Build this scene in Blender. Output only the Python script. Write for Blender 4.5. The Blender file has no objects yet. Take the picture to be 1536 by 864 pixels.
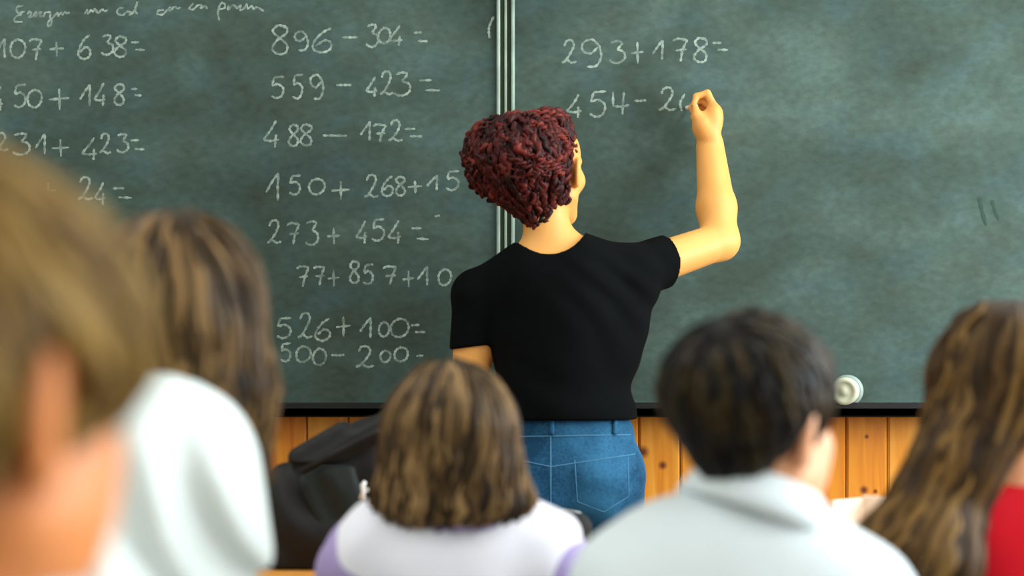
import bpy, math, random
import numpy as np
from mathutils import Vector, Matrix
random.seed(7); rng = np.random.default_rng(7)
C = bpy.context.scene.collection
scene = bpy.context.scene

# ------------------------------------------------------------------ camera, world, lights
FPX = 2110.0; HC = 1.08; YH = 570.0           # focal length in pixels, eye height, row of the horizon
def P(px, py, Y):                              # point of the photograph at distance Y, in metres
    return np.array([(px-768)/FPX*Y, Y, HC+(YH-py)/FPX*Y])
def px2m(n, Y): return n*Y/FPX

cam = bpy.data.cameras.new('camera'); co = bpy.data.objects.new('camera', cam); C.objects.link(co)
cam.sensor_width = 36.0; cam.lens = FPX/1536*36.0
co.location = (0, 0, HC); co.rotation_euler = (math.pi/2, 0, 0)
cam.shift_y = (YH-432)/1536
cam.dof.use_dof = True; cam.dof.focus_distance = 3.45; cam.dof.aperture_fstop = 2.0
cam.clip_start = 0.05
scene.camera = co

vs = scene.view_settings
vs.view_transform = 'Standard'; vs.look = 'None'; vs.gamma = 1.0; vs.use_curve_mapping = False
vs.exposure = 0.13
try:
    scene.cycles.use_denoising = True
    scene.cycles.max_bounces = 6
except Exception: pass

w = bpy.data.worlds.new('sky'); scene.world = w; w.use_nodes = True
w.node_tree.nodes['Background'].inputs[0].default_value = (0.75, 0.87, 1.0, 1)
w.node_tree.nodes['Background'].inputs[1].default_value = 1.5

WALL_R = 2.75; WALL_L = -3.1; WALL_F = 3.68; WALL_B = -3.6; CEIL = 3.05
WINDOWS = [(-2.9, -1.5), (-1.0, 0.4), (1.0, 3.2)]     # along the right wall
def area(name, loc, rot, sx, sy, power, col):
    l = bpy.data.lights.new(name, 'AREA'); l.shape = 'RECTANGLE'; l.size = sx; l.size_y = sy
    l.energy = power; l.color = col
    o = bpy.data.objects.new(name, l); C.objects.link(o); o.location = loc; o.rotation_euler = rot
    return o
for i, (a, b) in enumerate(WINDOWS):           # daylight coming in through the three windows
    area('window_daylight', (WALL_R+0.12, (a+b)/2, 1.75), (0, math.radians(90), 0), 1.5, b-a-0.05, (10, 14, 120)[i], (0.92, 0.97, 1.0))
CEILING_LAMPS = [(-1.4, 0.4), (1.3, 0.4), (-1.4, 2.3), (1.3, 2.3), (-1.4, -1.8), (1.3, -1.8)]
for x, y in CEILING_LAMPS:                     # light of the ceiling lamps
    area('ceiling_lamp_light', (x, y, CEIL-0.12), (0, 0, 0), 0.25, 1.2, 17.5, (0.96, 0.99, 1.0))

# ------------------------------------------------------------------ materials
def srgb(r, g, b):
    f = lambda c: (c/255/12.92) if c/255 <= 0.04045 else ((c/255+0.055)/1.055)**2.4
    return (f(r), f(g), f(b), 1)
def mat(name, col, rough=0.6, spec=0.4, bump=0, bscale=60, var=0.0, vscale=8, sss=0, metal=0, sheen=0, stretch=(1,1,1)):
    m = bpy.data.materials.new(name); m.use_nodes = True
    nt = m.node_tree; b = nt.nodes['Principled BSDF']
    b.inputs['Base Color'].default_value = col; b.inputs['Roughness'].default_value = rough
    b.inputs['Specular IOR Level'].default_value = spec; b.inputs['Metallic'].default_value = metal
    if sss:
        b.inputs['Subsurface Weight'].default_value = sss
        b.inputs['Subsurface Radius'].default_value = (0.012, 0.005, 0.003); b.inputs['Subsurface Scale'].default_value = 1.0
    if sheen: b.inputs['Sheen Weight'].default_value = sheen
    tc = nt.nodes.new('ShaderNodeTexCoord'); mp = nt.nodes.new('ShaderNodeMapping'); mp.inputs['Scale'].default_value = stretch
    nt.links.new(tc.outputs['Object'], mp.inputs['Vector'])
    if var:
        n = nt.nodes.new('ShaderNodeTexNoise'); n.inputs['Scale'].default_value = vscale; n.inputs['Detail'].default_value = 5
        nt.links.new(mp.outputs[0], n.inputs['Vector'])
        mx = nt.nodes.new('ShaderNodeMix'); mx.data_type = 'RGBA'
        mx.inputs[6].default_value = tuple(c*(1-var) for c in col[:3])+(1,); mx.inputs[7].default_value = tuple(min(1, c*(1+var)) for c in col[:3])+(1,)
        rm = nt.nodes.new('ShaderNodeMapRange'); rm.inputs[1].default_value = 0.3; rm.inputs[2].default_value = 0.7
        nt.links.new(n.outputs['Fac'], rm.inputs[0]); nt.links.new(rm.outputs[0], mx.inputs[0]); nt.links.new(mx.outputs[2], b.inputs['Base Color'])
    if bump:
        n2 = nt.nodes.new('ShaderNodeTexNoise'); n2.inputs['Scale'].default_value = bscale; n2.inputs['Detail'].default_value = 4
        nt.links.new(mp.outputs[0], n2.inputs['Vector'])
        bp = nt.nodes.new('ShaderNodeBump'); bp.inputs['Strength'].default_value = bump; bp.inputs['Distance'].default_value = 0.01
        nt.links.new(n2.outputs['Fac'], bp.inputs['Height']); nt.links.new(bp.outputs[0], b.inputs['Normal'])
    return m
def hair_mat(name, dark, mid, light, rough=0.42, spec=0.5):
    m = bpy.data.materials.new(name); m.use_nodes = True; nt = m.node_tree; b = nt.nodes['Principled BSDF']
    a = nt.nodes.new('ShaderNodeAttribute'); a.attribute_name = 'tone'
    r = nt.nodes.new('ShaderNodeValToRGB'); e = r.color_ramp.elements
    e[0].position = 0.0; e[0].color = dark; e[1].position = 1.0; e[1].color = light
    x = e.new(0.5); x.color = mid
    nt.links.new(a.outputs['Fac'], r.inputs[0]); nt.links.new(r.outputs[0], b.inputs['Base Color'])
    b.inputs['Roughness'].default_value = rough; b.inputs['Specular IOR Level'].default_value = spec
    return m

M = {}
M['skin_teacher'] = mat('warm_skin', srgb(230,168,90), 0.5, 0.35, var=0.05, vscale=12, sss=0.12)
M['skin_child'] = mat('child_skin', srgb(238,176,134), 0.5, 0.35, var=0.05, vscale=12, sss=0.2)
M['skin_tan'] = mat('tanned_child_skin', srgb(208,130,72), 0.5, 0.35, var=0.06, vscale=12, sss=0.15)
M['white_shirt'] = mat('white_cotton', srgb(214,226,229), 0.85, 0.15, bump=0.15, bscale=25)
M['white_smock'] = mat('white_smock', srgb(240,243,254), 0.85, 0.15, bump=0.12, bscale=25)
M['blouse'] = mat('white_blouse', srgb(224,236,234), 0.8, 0.2, bump=0.2, bscale=18)
M['lavender'] = mat('lavender_cotton', srgb(168,156,206), 0.85, 0.15)
M['red_shirt'] = mat('red_cotton', srgb(200,12,32), 0.8, 0.2, var=0.12)
M['black_tee'] = mat('black_cotton', srgb(4,7,8), 0.9, 0.08, bump=0.15, bscale=30)
M['dark_trousers'] = mat('dark_blue_cotton', srgb(40,48,66), 0.8, 0.2)
M['shoe'] = mat('dark_leather', srgb(38,32,30), 0.5, 0.4)
M['eye'] = mat('eye_white', srgb(235,232,226), 0.2, 0.5)
M['iris'] = mat('iris_brown', srgb(60,36,20), 0.2, 0.5)
M['stitch'] = mat('pale_stitching', srgb(72,122,154), 0.8, 0.1)
M['alu'] = mat('dull_aluminium', srgb(150,172,160), 0.5, 0.5, metal=0.1, var=0.25, vscale=14)
M['groove'] = mat('dark_gap', srgb(56,66,46), 0.8, 0.1)
M['ledge'] = mat('black_painted_wood', srgb(12,13,14), 0.6, 0.3)
M['plaster'] = mat('cream_plaster', srgb(226,222,212), 0.9, 0.1, var=0.03)
M['ceiling'] = mat('white_ceiling', srgb(235,233,225), 0.9, 0.1)
M['floor'] = mat('worn_lino', srgb(142,132,120), 0.5, 0.3, var=0.12, vscale=5)
M['desk_wood'] = mat('orange_desk_wood', srgb(206,140,62), 0.45, 0.4, var=0.15, vscale=6, stretch=(1,9,9))
M['steel'] = mat('grey_steel_tube', srgb(110,112,112), 0.35, 0.5, metal=0.7)
M['bag'] = mat('black_nylon', srgb(9,10,9), 0.62, 0.3, bump=0.25, bscale=40)
M['bag_green'] = mat('dark_green_nylon', srgb(13,24,20), 0.6, 0.3, bump=0.2, bscale=40)
M['tag'] = mat('pale_metal_tag', srgb(214,216,210), 0.4, 0.5)
M['red_case'] = mat('red_fabric', srgb(206,40,58), 0.7, 0.2)
M['grey_case'] = mat('dark_grey_fabric', srgb(34,38,37), 0.7, 0.2)
M['paper'] = mat('white_paper', srgb(240,228,208), 0.8, 0.1)
M['tub'] = mat('ivory_plastic', srgb(206,212,184), 0.4, 0.4)
M['tub_rim'] = mat('grey_green_plastic', srgb(150,170,164), 0.4, 0.4)
M['white_lamp'] = mat('white_enamel', srgb(235,235,230), 0.4, 0.4)

def denim():
    m = bpy.data.materials.new('blue_denim'); m.use_nodes = True; nt = m.node_tree; b = nt.nodes['Principled BSDF']
    tc = nt.nodes.new('ShaderNodeTexCoord')
    n = nt.nodes.new('ShaderNodeTexNoise'); n.inputs['Scale'].default_value = 9; n.inputs['Detail'].default_value = 6
    n2 = nt.nodes.new('ShaderNodeTexNoise'); n2.inputs['Scale'].default_value = 170; n2.inputs['Detail'].default_value = 2
    nt.links.new(tc.outputs['Object'], n.inputs['Vector']); nt.links.new(tc.outputs['Object'], n2.inputs['Vector'])
    ad = nt.nodes.new('ShaderNodeMath'); ad.operation = 'MULTIPLY_ADD'; ad.inputs[1].default_value = 0.35
    nt.links.new(n2.outputs['Fac'], ad.inputs[0]); nt.links.new(n.outputs['Fac'], ad.inputs[2])
    r = nt.nodes.new('ShaderNodeValToRGB'); e = r.color_ramp.elements
    e[0].position = 0.5; e[0].color = srgb(14,54,82); e[1].position = 0.85; e[1].color = srgb(46,102,138)
    nt.links.new(ad.outputs[0], r.inputs[0]); nt.links.new(r.outputs[0], b.inputs['Base Color'])
    b.inputs['Roughness'].default_value = 0.85; b.inputs['Specular IOR Level'].default_value = 0.15
    return m
M['denim'] = denim()

def board_mat(name):
    m = bpy.data.materials.new(name); m.use_nodes = True; nt = m.node_tree; b = nt.nodes['Principled BSDF']
    tc = nt.nodes.new('ShaderNodeTexCoord')
    mp = nt.nodes.new('ShaderNodeMapping'); mp.inputs['Scale'].default_value = (1.0, 1, 1.5); mp.inputs['Rotation'].default_value = (0, 0.5, 0)
    nt.links.new(tc.outputs['Object'], mp.inputs['Vector'])
    def noise(s, d, dist=0.0):
        n = nt.nodes.new('ShaderNodeTexNoise'); n.inputs['Scale'].default_value = s; n.inputs['Detail'].default_value = d
        n.inputs['Distortion'].default_value = dist; nt.links.new(mp.outputs[0], n.inputs['Vector']); return n
    def ramp(src, stops):
        r = nt.nodes.new('ShaderNodeValToRGB'); e = r.color_ramp.elements
        e[0].position, e[0].color = stops[0]; e[1].position, e[1].color = stops[-1]
        for p, c in stops[1:-1]: q = e.new(p); q.color = c
        nt.links.new(src, r.inputs[0]); return r
    n1 = noise(2.6, 8, 0.6); n2 = noise(7.0, 6, 0.3); n3 = noise(40, 3)
    r1 = ramp(n1.outputs['Fac'], [(0.3, srgb(43,56,49)), (0.5, srgb(61,80,73)), (0.72, srgb(87,108,101))])
    r2 = ramp(n2.outputs['Fac'], [(0.3, srgb(60,68,54)), (0.5, srgb(63,83,75)), (0.7, srgb(70,95,98))])
    mx = nt.nodes.new('ShaderNodeMix'); mx.data_type = 'RGBA'; mx.inputs[0].default_value = 0.42
    nt.links.new(r1.outputs[0], mx.inputs[6]); nt.links.new(r2.outputs[0], mx.inputs[7])
    r3 = ramp(n3.outputs['Fac'], [(0.25, (0.78,0.78,0.78,1)), (0.8, (1.2,1.2,1.2,1))])
    mu = nt.nodes.new('ShaderNodeMix'); mu.data_type = 'RGBA'; mu.blend_type = 'MULTIPLY'; mu.inputs[0].default_value = 1
    nt.links.new(mx.outputs[2], mu.inputs[6]); nt.links.new(r3.outputs[0], mu.inputs[7])
    nt.links.new(mu.outputs[2], b.inputs['Base Color'])
    b.inputs['Roughness'].default_value = 0.75; b.inputs['Specular IOR Level'].default_value = 0.2
    return m
M['board'] = board_mat('green_slate')

def chalk_mat():
    m = bpy.data.materials.new('chalk_line'); m.use_nodes = True; nt = m.node_tree; b = nt.nodes['Principled BSDF']
    b.inputs['Base Color'].default_value = srgb(190,212,198); b.inputs['Roughness'].default_value = 0.95; b.inputs['Specular IOR Level'].default_value = 0.05
    tc = nt.nodes.new('ShaderNodeTexCoord'); n = nt.nodes.new('ShaderNodeTexNoise'); n.inputs['Scale'].default_value = 45; n.inputs['Detail'].default_value = 3
    nt.links.new(tc.outputs['Object'], n.inputs['Vector'])
    r = nt.nodes.new('ShaderNodeMapRange'); r.inputs[1].default_value = 0.32; r.inputs[2].default_value = 0.68; r.inputs[3].default_value = 0.15; r.inputs[4].default_value = 0.64
    nt.links.new(n.outputs['Fac'], r.inputs[0]); nt.links.new(r.outputs[0], b.inputs['Alpha'])
    return m
M['chalk'] = chalk_mat()
M['scuff'] = mat('dark_scuff', srgb(52,74,64), 0.8, 0.1)
M['chalk_solid'] = mat('white_chalk', srgb(236,236,228), 0.9, 0.1)

def pine():
    m = bpy.data.materials.new('orange_pine'); m.use_nodes = True; nt = m.node_tree; b = nt.nodes['Principled BSDF']
    tc = nt.nodes.new('ShaderNodeTexCoord'); mp = nt.nodes.new('ShaderNodeMapping'); mp.inputs['Scale'].default_value = (14, 14, 1.1)
    nt.links.new(tc.outputs['Object'], mp.inputs['Vector'])
    n = nt.nodes.new('ShaderNodeTexNoise'); n.inputs['Scale'].default_value = 2.2; n.inputs['Detail'].default_value = 6; n.inputs['Distortion'].default_value = 0.8
    nt.links.new(mp.outputs[0], n.inputs['Vector'])
    a = nt.nodes.new('ShaderNodeAttribute'); a.attribute_name = 'tone'
    ad = nt.nodes.new('ShaderNodeMath'); ad.operation = 'MULTIPLY_ADD'; ad.inputs[1].default_value = 0.35
    nt.links.new(a.outputs['Fac'], ad.inputs[0]); nt.links.new(n.outputs['Fac'], ad.inputs[2])
    r = nt.nodes.new('ShaderNodeValToRGB'); e = r.color_ramp.elements
    e[0].position = 0.35; e[0].color = srgb(196,108,22); e[1].position = 1.0; e[1].color = srgb(236,172,70)
    q = e.new(0.66); q.color = srgb(220,140,38)
    nt.links.new(ad.outputs[0], r.inputs[0])
    last = r.outputs[0]
    for (kx, ky, rad) in ((1296,735,.011), (1313,737,.006), (994,698,.011), (964,678,.016), (1150,720,.01), (1300,655,.006), (470,700,.009), (540,650,.006), (1060,810,.012)):
        k = P(kx, ky, WALL_F-0.035)
        d = nt.nodes.new('ShaderNodeVectorMath'); d.operation = 'DISTANCE'; d.inputs[1].default_value = k
        nt.links.new(tc.outputs['Object'], d.inputs[0])
        mr = nt.nodes.new('ShaderNodeMapRange'); mr.inputs[1].default_value = rad*0.35; mr.inputs[2].default_value = rad*1.3; mr.inputs[3].default_value = 0.92; mr.inputs[4].default_value = 0
        nt.links.new(d.outputs['Value'], mr.inputs[0])
        mx = nt.nodes.new('ShaderNodeMix'); mx.data_type = 'RGBA'; mx.inputs[7].default_value = srgb(86,28,10)
        nt.links.new(mr.outputs[0], mx.inputs[0]); nt.links.new(last, mx.inputs[6]); last = mx.outputs[2]
    nt.links.new(last, b.inputs['Base Color']); b.inputs['Roughness'].default_value = 0.4; b.inputs['Specular IOR Level'].default_value = 0.35
    return m
M['pine'] = pine()

# ------------------------------------------------------------------ object helpers
def empty(name, loc, label=None, cat=None, group=None):
    o = bpy.data.objects.new(name, None); C.objects.link(o); o.location = Vector(loc); o.empty_display_size = 0.05
    tag(o, label, cat, group); return o
def tag(o, label=None, cat=None, group=None, kind=None):
    if label: o['label'] = label
    if cat: o['category'] = cat
    if group: o['group'] = group
    if kind: o['kind'] = kind
    return o
def link(name, me, m, parent=None, label=None):
    o = bpy.data.objects.new(name, me); C.objects.link(o)
    if m: me.materials.append(m)
    if parent:
        o.parent = parent; o.matrix_parent_inverse = Matrix.Translation(-parent.location)
    if label: o['label'] = label
    return o
def mesh_obj(name, V, F, m, parent=None, smooth=True, tone=None, label=None, origin=None):
    V = np.asarray(V, float)
    me = bpy.data.meshes.new(name); 
    if parent is None and origin is not None: V = V-np.asarray(origin)
    me.from_pydata(V.tolist(), [], [list(map(int, f)) for f in F] if not isinstance(F, np.ndarray) else F.tolist())
    if tone is not None:
        at = me.attributes.new('tone', 'FLOAT', 'POINT'); at.data.foreach_set('value', np.asarray(tone, np.float32))
    me.polygons.foreach_set('use_smooth', [smooth]*len(me.polygons)); me.update()
    o = link(name, me, m, parent, label)
    if parent is None and origin is not None: o.location = Vector(origin)
    return o

class MB:                                       # collects boxes, tubes, lathes into one mesh
    def __init__(s): s.V = []; s.F = []; s.T = []
    def add(s, V, F, tone=0.5):
        n = len(s.V); s.V += [list(v) for v in V]; s.F += [[i+n for i in f] for f in F]; s.T += [tone]*len(V)
    def box(s, c, h, R=None, bev=0.0, tone=0.5):
        c = np.array(c, float); h = np.array(h, float); b = min(bev, min(h)*0.9)
        if b <= 0:
            v = [[x*h[0], y*h[1], z*h[2]] for x in (-1,1) for y in (-1,1) for z in (-1,1)]
            f = [(0,1,3,2),(4,6,7,5),(0,4,5,1),(2,3,7,6),(0,2,6,4),(1,5,7,3)]
        else:
            v = []; idx = {}
            for x in (-1,1):
                for y in (-1,1):
                    for z in (-1,1):
                        for ax in range(3):
                            q = np.array([x,y,z])*(h-b); q[ax] = (x,y,z)[ax]*h[ax]
                            idx[(x,y,z,ax)] = len(v); v.append(list(q))
            f = []
            for ax in range(3):
                u, w_ = (ax+1) % 3, (ax+2) % 3
                for sg in (-1,1):
                    q = []
                    for (a, d) in ((-1,-1),(1,-1),(1,1),(-1,1)):
                        k = [0,0,0]; k[ax] = sg; k[u] = a; k[w_] = d; q.append(idx[(*k, ax)])
                    f.append(q if sg > 0 else q[::-1])
                for a in (-1,1):
                    for d in (-1,1):
                        k0 = [0,0,0]; k1 = [0,0,0]; k0[ax] = -1; k1[ax] = 1
                        for k in (k0, k1): k[u] = a; k[w_] = d
                        q = [idx[(*k0,u)], idx[(*k1,u)], idx[(*k1,w_)], idx[(*k0,w_)]]
                        f.append(q if a*d > 0 else q[::-1])
            for x in (-1,1):
                for y in (-1,1):
                    for z in (-1,1):
                        q = [idx[(x,y,z,0)], idx[(x,y,z,1)], idx[(x,y,z,2)]]
                        f.append(q if x*y*z > 0 else q[::-1])
        v = np.array(v)
        if R is not None: v = v @ np.array(R).T
        s.add(v+c, f, tone)
    def tube(s, pts, r, n=10, cap=True, tone=0.5):
        pts = np.array(pts, float); k = len(pts); r = np.broadcast_to(np.array(r, float), (k,))
        T = np.gradient(pts, axis=0); T /= np.linalg.norm(T, axis=1)[:,None]+1e-12
        ref = np.array([0,0,1.0]) if abs(T[0][2]) < 0.9 else np.array([1.0,0,0])
        N = np.cross(T[0], ref); N /= np.linalg.norm(N); V = []
        for i in range(k):
            N = N-T[i]*np.dot(N, T[i]); N /= np.linalg.norm(N); B = np.cross(T[i], N)
            for j in range(n):
                a = 2*math.pi*j/n; V.append(pts[i]+r[i]*(math.cos(a)*N+math.sin(a)*B))
        F = [(i*n+j, i*n+(j+1) % n, (i+1)*n+(j+1) % n, (i+1)*n+j) for i in range(k-1) for j in range(n)]
        if cap: F += [tuple(range(n))[::-1], tuple((k-1)*n+j for j in range(n))]
        s.add(V, F, tone)
    def lathe(s, prof, c, R=None, n=32):        # profile of (radius, height) turned about local z
        V = []; k = len(prof)
        for (r, z) in prof:
            for j in range(n): a = 2*math.pi*j/n; V.append([r*math.cos(a), r*math.sin(a), z])
        F = [(i*n+j, i*n+(j+1) % n, (i+1)*n+(j+1) % n, (i+1)*n+j) for i in range(k-1) for j in range(n)]
        F += [tuple(range(n))[::-1], tuple((k-1)*n+j for j in range(n))]
        V = np.array(V)
        if R is not None: V = V @ np.array(R).T
        s.add(V+np.array(c), F)
    def build(s, name, m, parent=None, smooth=False, label=None, origin=None, tone=False):
        return mesh_obj(name, s.V, s.F, m, parent, smooth, s.T if tone else None, label, origin)

# ------------------------------------------------------------------ signed-distance modelling
def rot(yaw=0, pitch=0, roll=0):                # yaw to the right, pitch up, roll to the right, in degrees
    a, b, c = (math.radians(v) for v in (yaw, pitch, roll))
    Rz = np.array([[math.cos(a), math.sin(a), 0], [-math.sin(a), math.cos(a), 0], [0,0,1]])
    Rx = np.array([[1,0,0], [0, math.cos(b), -math.sin(b)], [0, math.sin(b), math.cos(b)]])
    Ry = np.array([[math.cos(c), 0, math.sin(c)], [0,1,0], [-math.sin(c), 0, math.cos(c)]])
    return Rz @ Rx @ Ry
def smin(a, b, k):
    h = np.clip(0.5+0.5*(b-a)/k, 0, 1); return b+(a-b)*h-k*h*(1-h)
class Cone:
    def __init__(s, a, b, ra, rb=None): s.a = np.array(a, float); s.b = np.array(b, float); s.ra = ra; s.rb = ra if rb is None else rb
    def bb(s):
        r = max(s.ra, s.rb); return np.minimum(s.a, s.b)-r, np.maximum(s.a, s.b)+r
    def d(s, X, Y, Z):
        ab = s.b-s.a; L = ab@ab+1e-12
        x, y, z = X-s.a[0], Y-s.a[1], Z-s.a[2]
        t = np.clip((x*ab[0]+y*ab[1]+z*ab[2])/L, 0, 1)
        return np.sqrt((x-t*ab[0])**2+(y-t*ab[1])**2+(z-t*ab[2])**2)-(s.ra+t*(s.rb-s.ra))
class CutCone(Cone):                             # a cone cut off flat by a plane
    def __init__(s, a, b, ra, rb, pt, n): Cone.__init__(s, a, b, ra, rb); s.pt = np.array(pt, float); n = np.array(n, float); s.n = n/np.linalg.norm(n)
    def d(s, X, Y, Z): return np.maximum(Cone.d(s, X, Y, Z), (X-s.pt[0])*s.n[0]+(Y-s.pt[1])*s.n[1]+(Z-s.pt[2])*s.n[2])
class Ell:
    def __init__(s, c, r, R=None): s.c = np.array(c, float); s.r = np.array(r, float); s.R = np.eye(3) if R is None else np.array(R)
    def bb(s):
        e = np.sqrt(((s.R*s.r)**2).sum(1)); return s.c-e, s.c+e
    def d(s, X, Y, Z):
        x, y, z = X-s.c[0], Y-s.c[1], Z-s.c[2]; R = s.R
        u = (x*R[0,0]+y*R[1,0]+z*R[2,0])/s.r[0]; v = (x*R[0,1]+y*R[1,1]+z*R[2,1])/s.r[1]; q = (x*R[0,2]+y*R[1,2]+z*R[2,2])/s.r[2]
        k0 = np.sqrt(u*u+v*v+q*q); k1 = np.sqrt((u/s.r[0])**2+(v/s.r[1])**2+(q/s.r[2])**2)+1e-9
        return k0*(k0-1)/k1
class RBox:
    def __init__(s, c, h, R=None, rd=0.01): s.c = np.array(c, float); s.h = np.array(h, float); s.R = np.eye(3) if R is None else np.array(R); s.rd = rd
    def bb(s):
        e = np.abs(s.R)@s.h; return s.c-e, s.c+e
    def d(s, X, Y, Z):
        x, y, z = X-s.c[0], Y-s.c[1], Z-s.c[2]; R = s.R
        q = [np.abs(x*R[0,i]+y*R[1,i]+z*R[2,i])-(s.h[i]-s.rd) for i in range(3)]
        o = np.sqrt(sum(np.maximum(v, 0)**2 for v in q)); return o+np.minimum(np.maximum(np.maximum(q[0], q[1]), q[2]), 0)-s.rd
class Sdf:
    def __init__(s, lo, hi, h):
        s.h = h; s.lo = np.array(lo, float); n = np.ceil((np.array(hi)-s.lo)/h).astype(int)+1
        s.n = n; s.ax = [(s.lo[i]+h*np.arange(n[i])).astype(np.float32) for i in range(3)]
        s.F = np.full(n, 0.25, np.float32)
    def sl(s, p, m):
        a, b = p.bb(); i0 = np.clip(np.floor((a-m-s.lo)/s.h).astype(int), 0, s.n); i1 = np.clip(np.ceil((b+m-s.lo)/s.h).astype(int)+1, 0, s.n)
        return tuple(slice(i0[k], i1[k]) for k in range(3))
    def grids(s, q): return s.ax[0][q[0]][:,None,None], s.ax[1][q[1]][None,:,None], s.ax[2][q[2]][None,None,:]
    def add(s, p, k=0.01, inf=0.0):
        q = s.sl(p, k+inf+4*s.h)
        if min(c.stop-c.start for c in q) <= 0: return s
        d = (p.d(*s.grids(q))-inf).astype(np.float32); s.F[q] = smin(s.F[q], d, k); return s
    def sub(s, p, k=0.004, inf=0.0):
        q = s.sl(p, k+inf+4*s.h)
        if min(c.stop-c.start for c in q) <= 0: return s
        d = (p.d(*s.grids(q))-inf).astype(np.float32); s.F[q] = -smin(-s.F[q], d, k); return s
    def cut(s, pt, n):                          # keep the side away from n
        n = np.array(n, float); n /= np.linalg.norm(n); X, Y, Z = s.grids((slice(None),)*3)
        s.F = np.maximum(s.F, ((X-pt[0])*n[0]+(Y-pt[1])*n[1]+(Z-pt[2])*n[2]).astype(np.float32)); return s
    def cutin(s, p, pt, n, m=0.03):             # the same, only inside the box of p
        n = np.array(n, float); n /= np.linalg.norm(n); q = s.sl(p, m); X, Y, Z = s.grids(q)
        s.F[q] = np.maximum(s.F[q], ((X-pt[0])*n[0]+(Y-pt[1])*n[1]+(Z-pt[2])*n[2]).astype(np.float32)); return s
    def disp(s, fn):
        X, Y, Z = s.grids((slice(None),)*3)
        s.F = s.F+fn(X, Y, Z).astype(np.float32); return s
    def mesh(s, it=2):
        F = s.F; F[0], F[-1] = np.maximum(F[0], 1e-4), np.maximum(F[-1], 1e-4)
        F[:,0], F[:,-1] = np.maximum(F[:,0], 1e-4), np.maximum(F[:,-1], 1e-4)
        F[:,:,0], F[:,:,-1] = np.maximum(F[:,:,0], 1e-4), np.maximum(F[:,:,-1], 1e-4)
        I = F < 0; nx, ny, nz = F.shape
        cnt = np.zeros((nx-1, ny-1, nz-1), np.uint8)
        for a in (0,1):
            for b in (0,1):
                for c in (0,1): cnt += I[a:nx-1+a, b:ny-1+b, c:nz-1+c]
        act = np.argwhere((cnt > 0) & (cnt < 8)); ids = np.full(cnt.shape, -1, np.int32)
        ids[act[:,0], act[:,1], act[:,2]] = np.arange(len(act))
        acc = np.zeros((len(act), 3)); num = np.zeros(len(act))
        cs = [(a,b,c) for a in (0,1) for b in (0,1) for c in (0,1)]
        for i, p in enumerate(cs):
            for j, q in enumerate(cs):
                if j <= i or sum(abs(p[t]-q[t]) for t in range(3)) != 1: continue
                fa = F[act[:,0]+p[0], act[:,1]+p[1], act[:,2]+p[2]]; fb = F[act[:,0]+q[0], act[:,1]+q[1], act[:,2]+q[2]]
                m = (fa < 0) != (fb < 0); t = np.where(m, fa/(fa-fb+1e-20), 0)
                pt = np.array(p)+t[:,None]*(np.array(q)-np.array(p)); acc += pt*m[:,None]; num += m
        V = (acc/num[:,None]+act)*s.h+s.lo
        Q = []
        for ax in range(3):
            sl0 = [slice(None)]*3; sl1 = [slice(None)]*3; sl0[ax] = slice(0,-1); sl1[ax] = slice(1,None)
            A, B = I[tuple(sl0)], I[tuple(sl1)]; E = np.argwhere(A != B); ins = A[E[:,0], E[:,1], E[:,2]]
            u, v = (ax+1) % 3, (ax+2) % 3
            ok = (E[:,u] > 0) & (E[:,v] > 0) & (E[:,u] < F.shape[u]-1) & (E[:,v] < F.shape[v]-1); E = E[ok]; ins = ins[ok]
            def cell(du, dv):
                e = E.copy(); e[:,u] += du; e[:,v] += dv; return ids[e[:,0], e[:,1], e[:,2]]
            q = np.stack([cell(-1,-1), cell(0,-1), cell(0,0), cell(-1,0)], 1); q[~ins] = q[~ins][:, ::-1]; Q.append(q)
        Q = np.concatenate(Q)
        for _ in range(it):                     # light smoothing
            S = np.zeros_like(V); n = np.zeros(len(V))
            for a in range(4):
                for b in ((a+1) % 4, (a+3) % 4): np.add.at(S, Q[:,a], V[Q[:,b]]); np.add.at(n, Q[:,a], 1)
            V = V*0.5+0.5*S/n[:,None]
        return V, Q
    def sample(s, Pn):                          # value and gradient at points
        g = (Pn-s.lo)/s.h; g = np.clip(g, 1, np.array(s.n)-3); i = np.floor(g).astype(int)
        def at(off):
            gg = np.clip(g+off, 0, np.array(s.n)-1.001); j = np.floor(gg).astype(int); f = gg-j; o = 0
            for a in (0,1):
                for b in (0,1):
                    for c in (0,1):
                        o = o+s.F[j[:,0]+a, j[:,1]+b, j[:,2]+c]*np.where(a, f[:,0], 1-f[:,0])*np.where(b, f[:,1], 1-f[:,1])*np.where(c, f[:,2], 1-f[:,2])
            return o
        v = at(np.zeros(3)); e = np.eye(3)
        G = np.stack([at(e[k])-at(-e[k]) for k in range(3)], 1); G /= np.linalg.norm(G, axis=1)[:,None]+1e-9
        return v, G
def bounds(prims, m):
    lo = np.min([p.bb()[0] for p in prims], 0)-m; hi = np.max([p.bb()[1] for p in prims], 0)+m; return lo, hi

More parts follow.
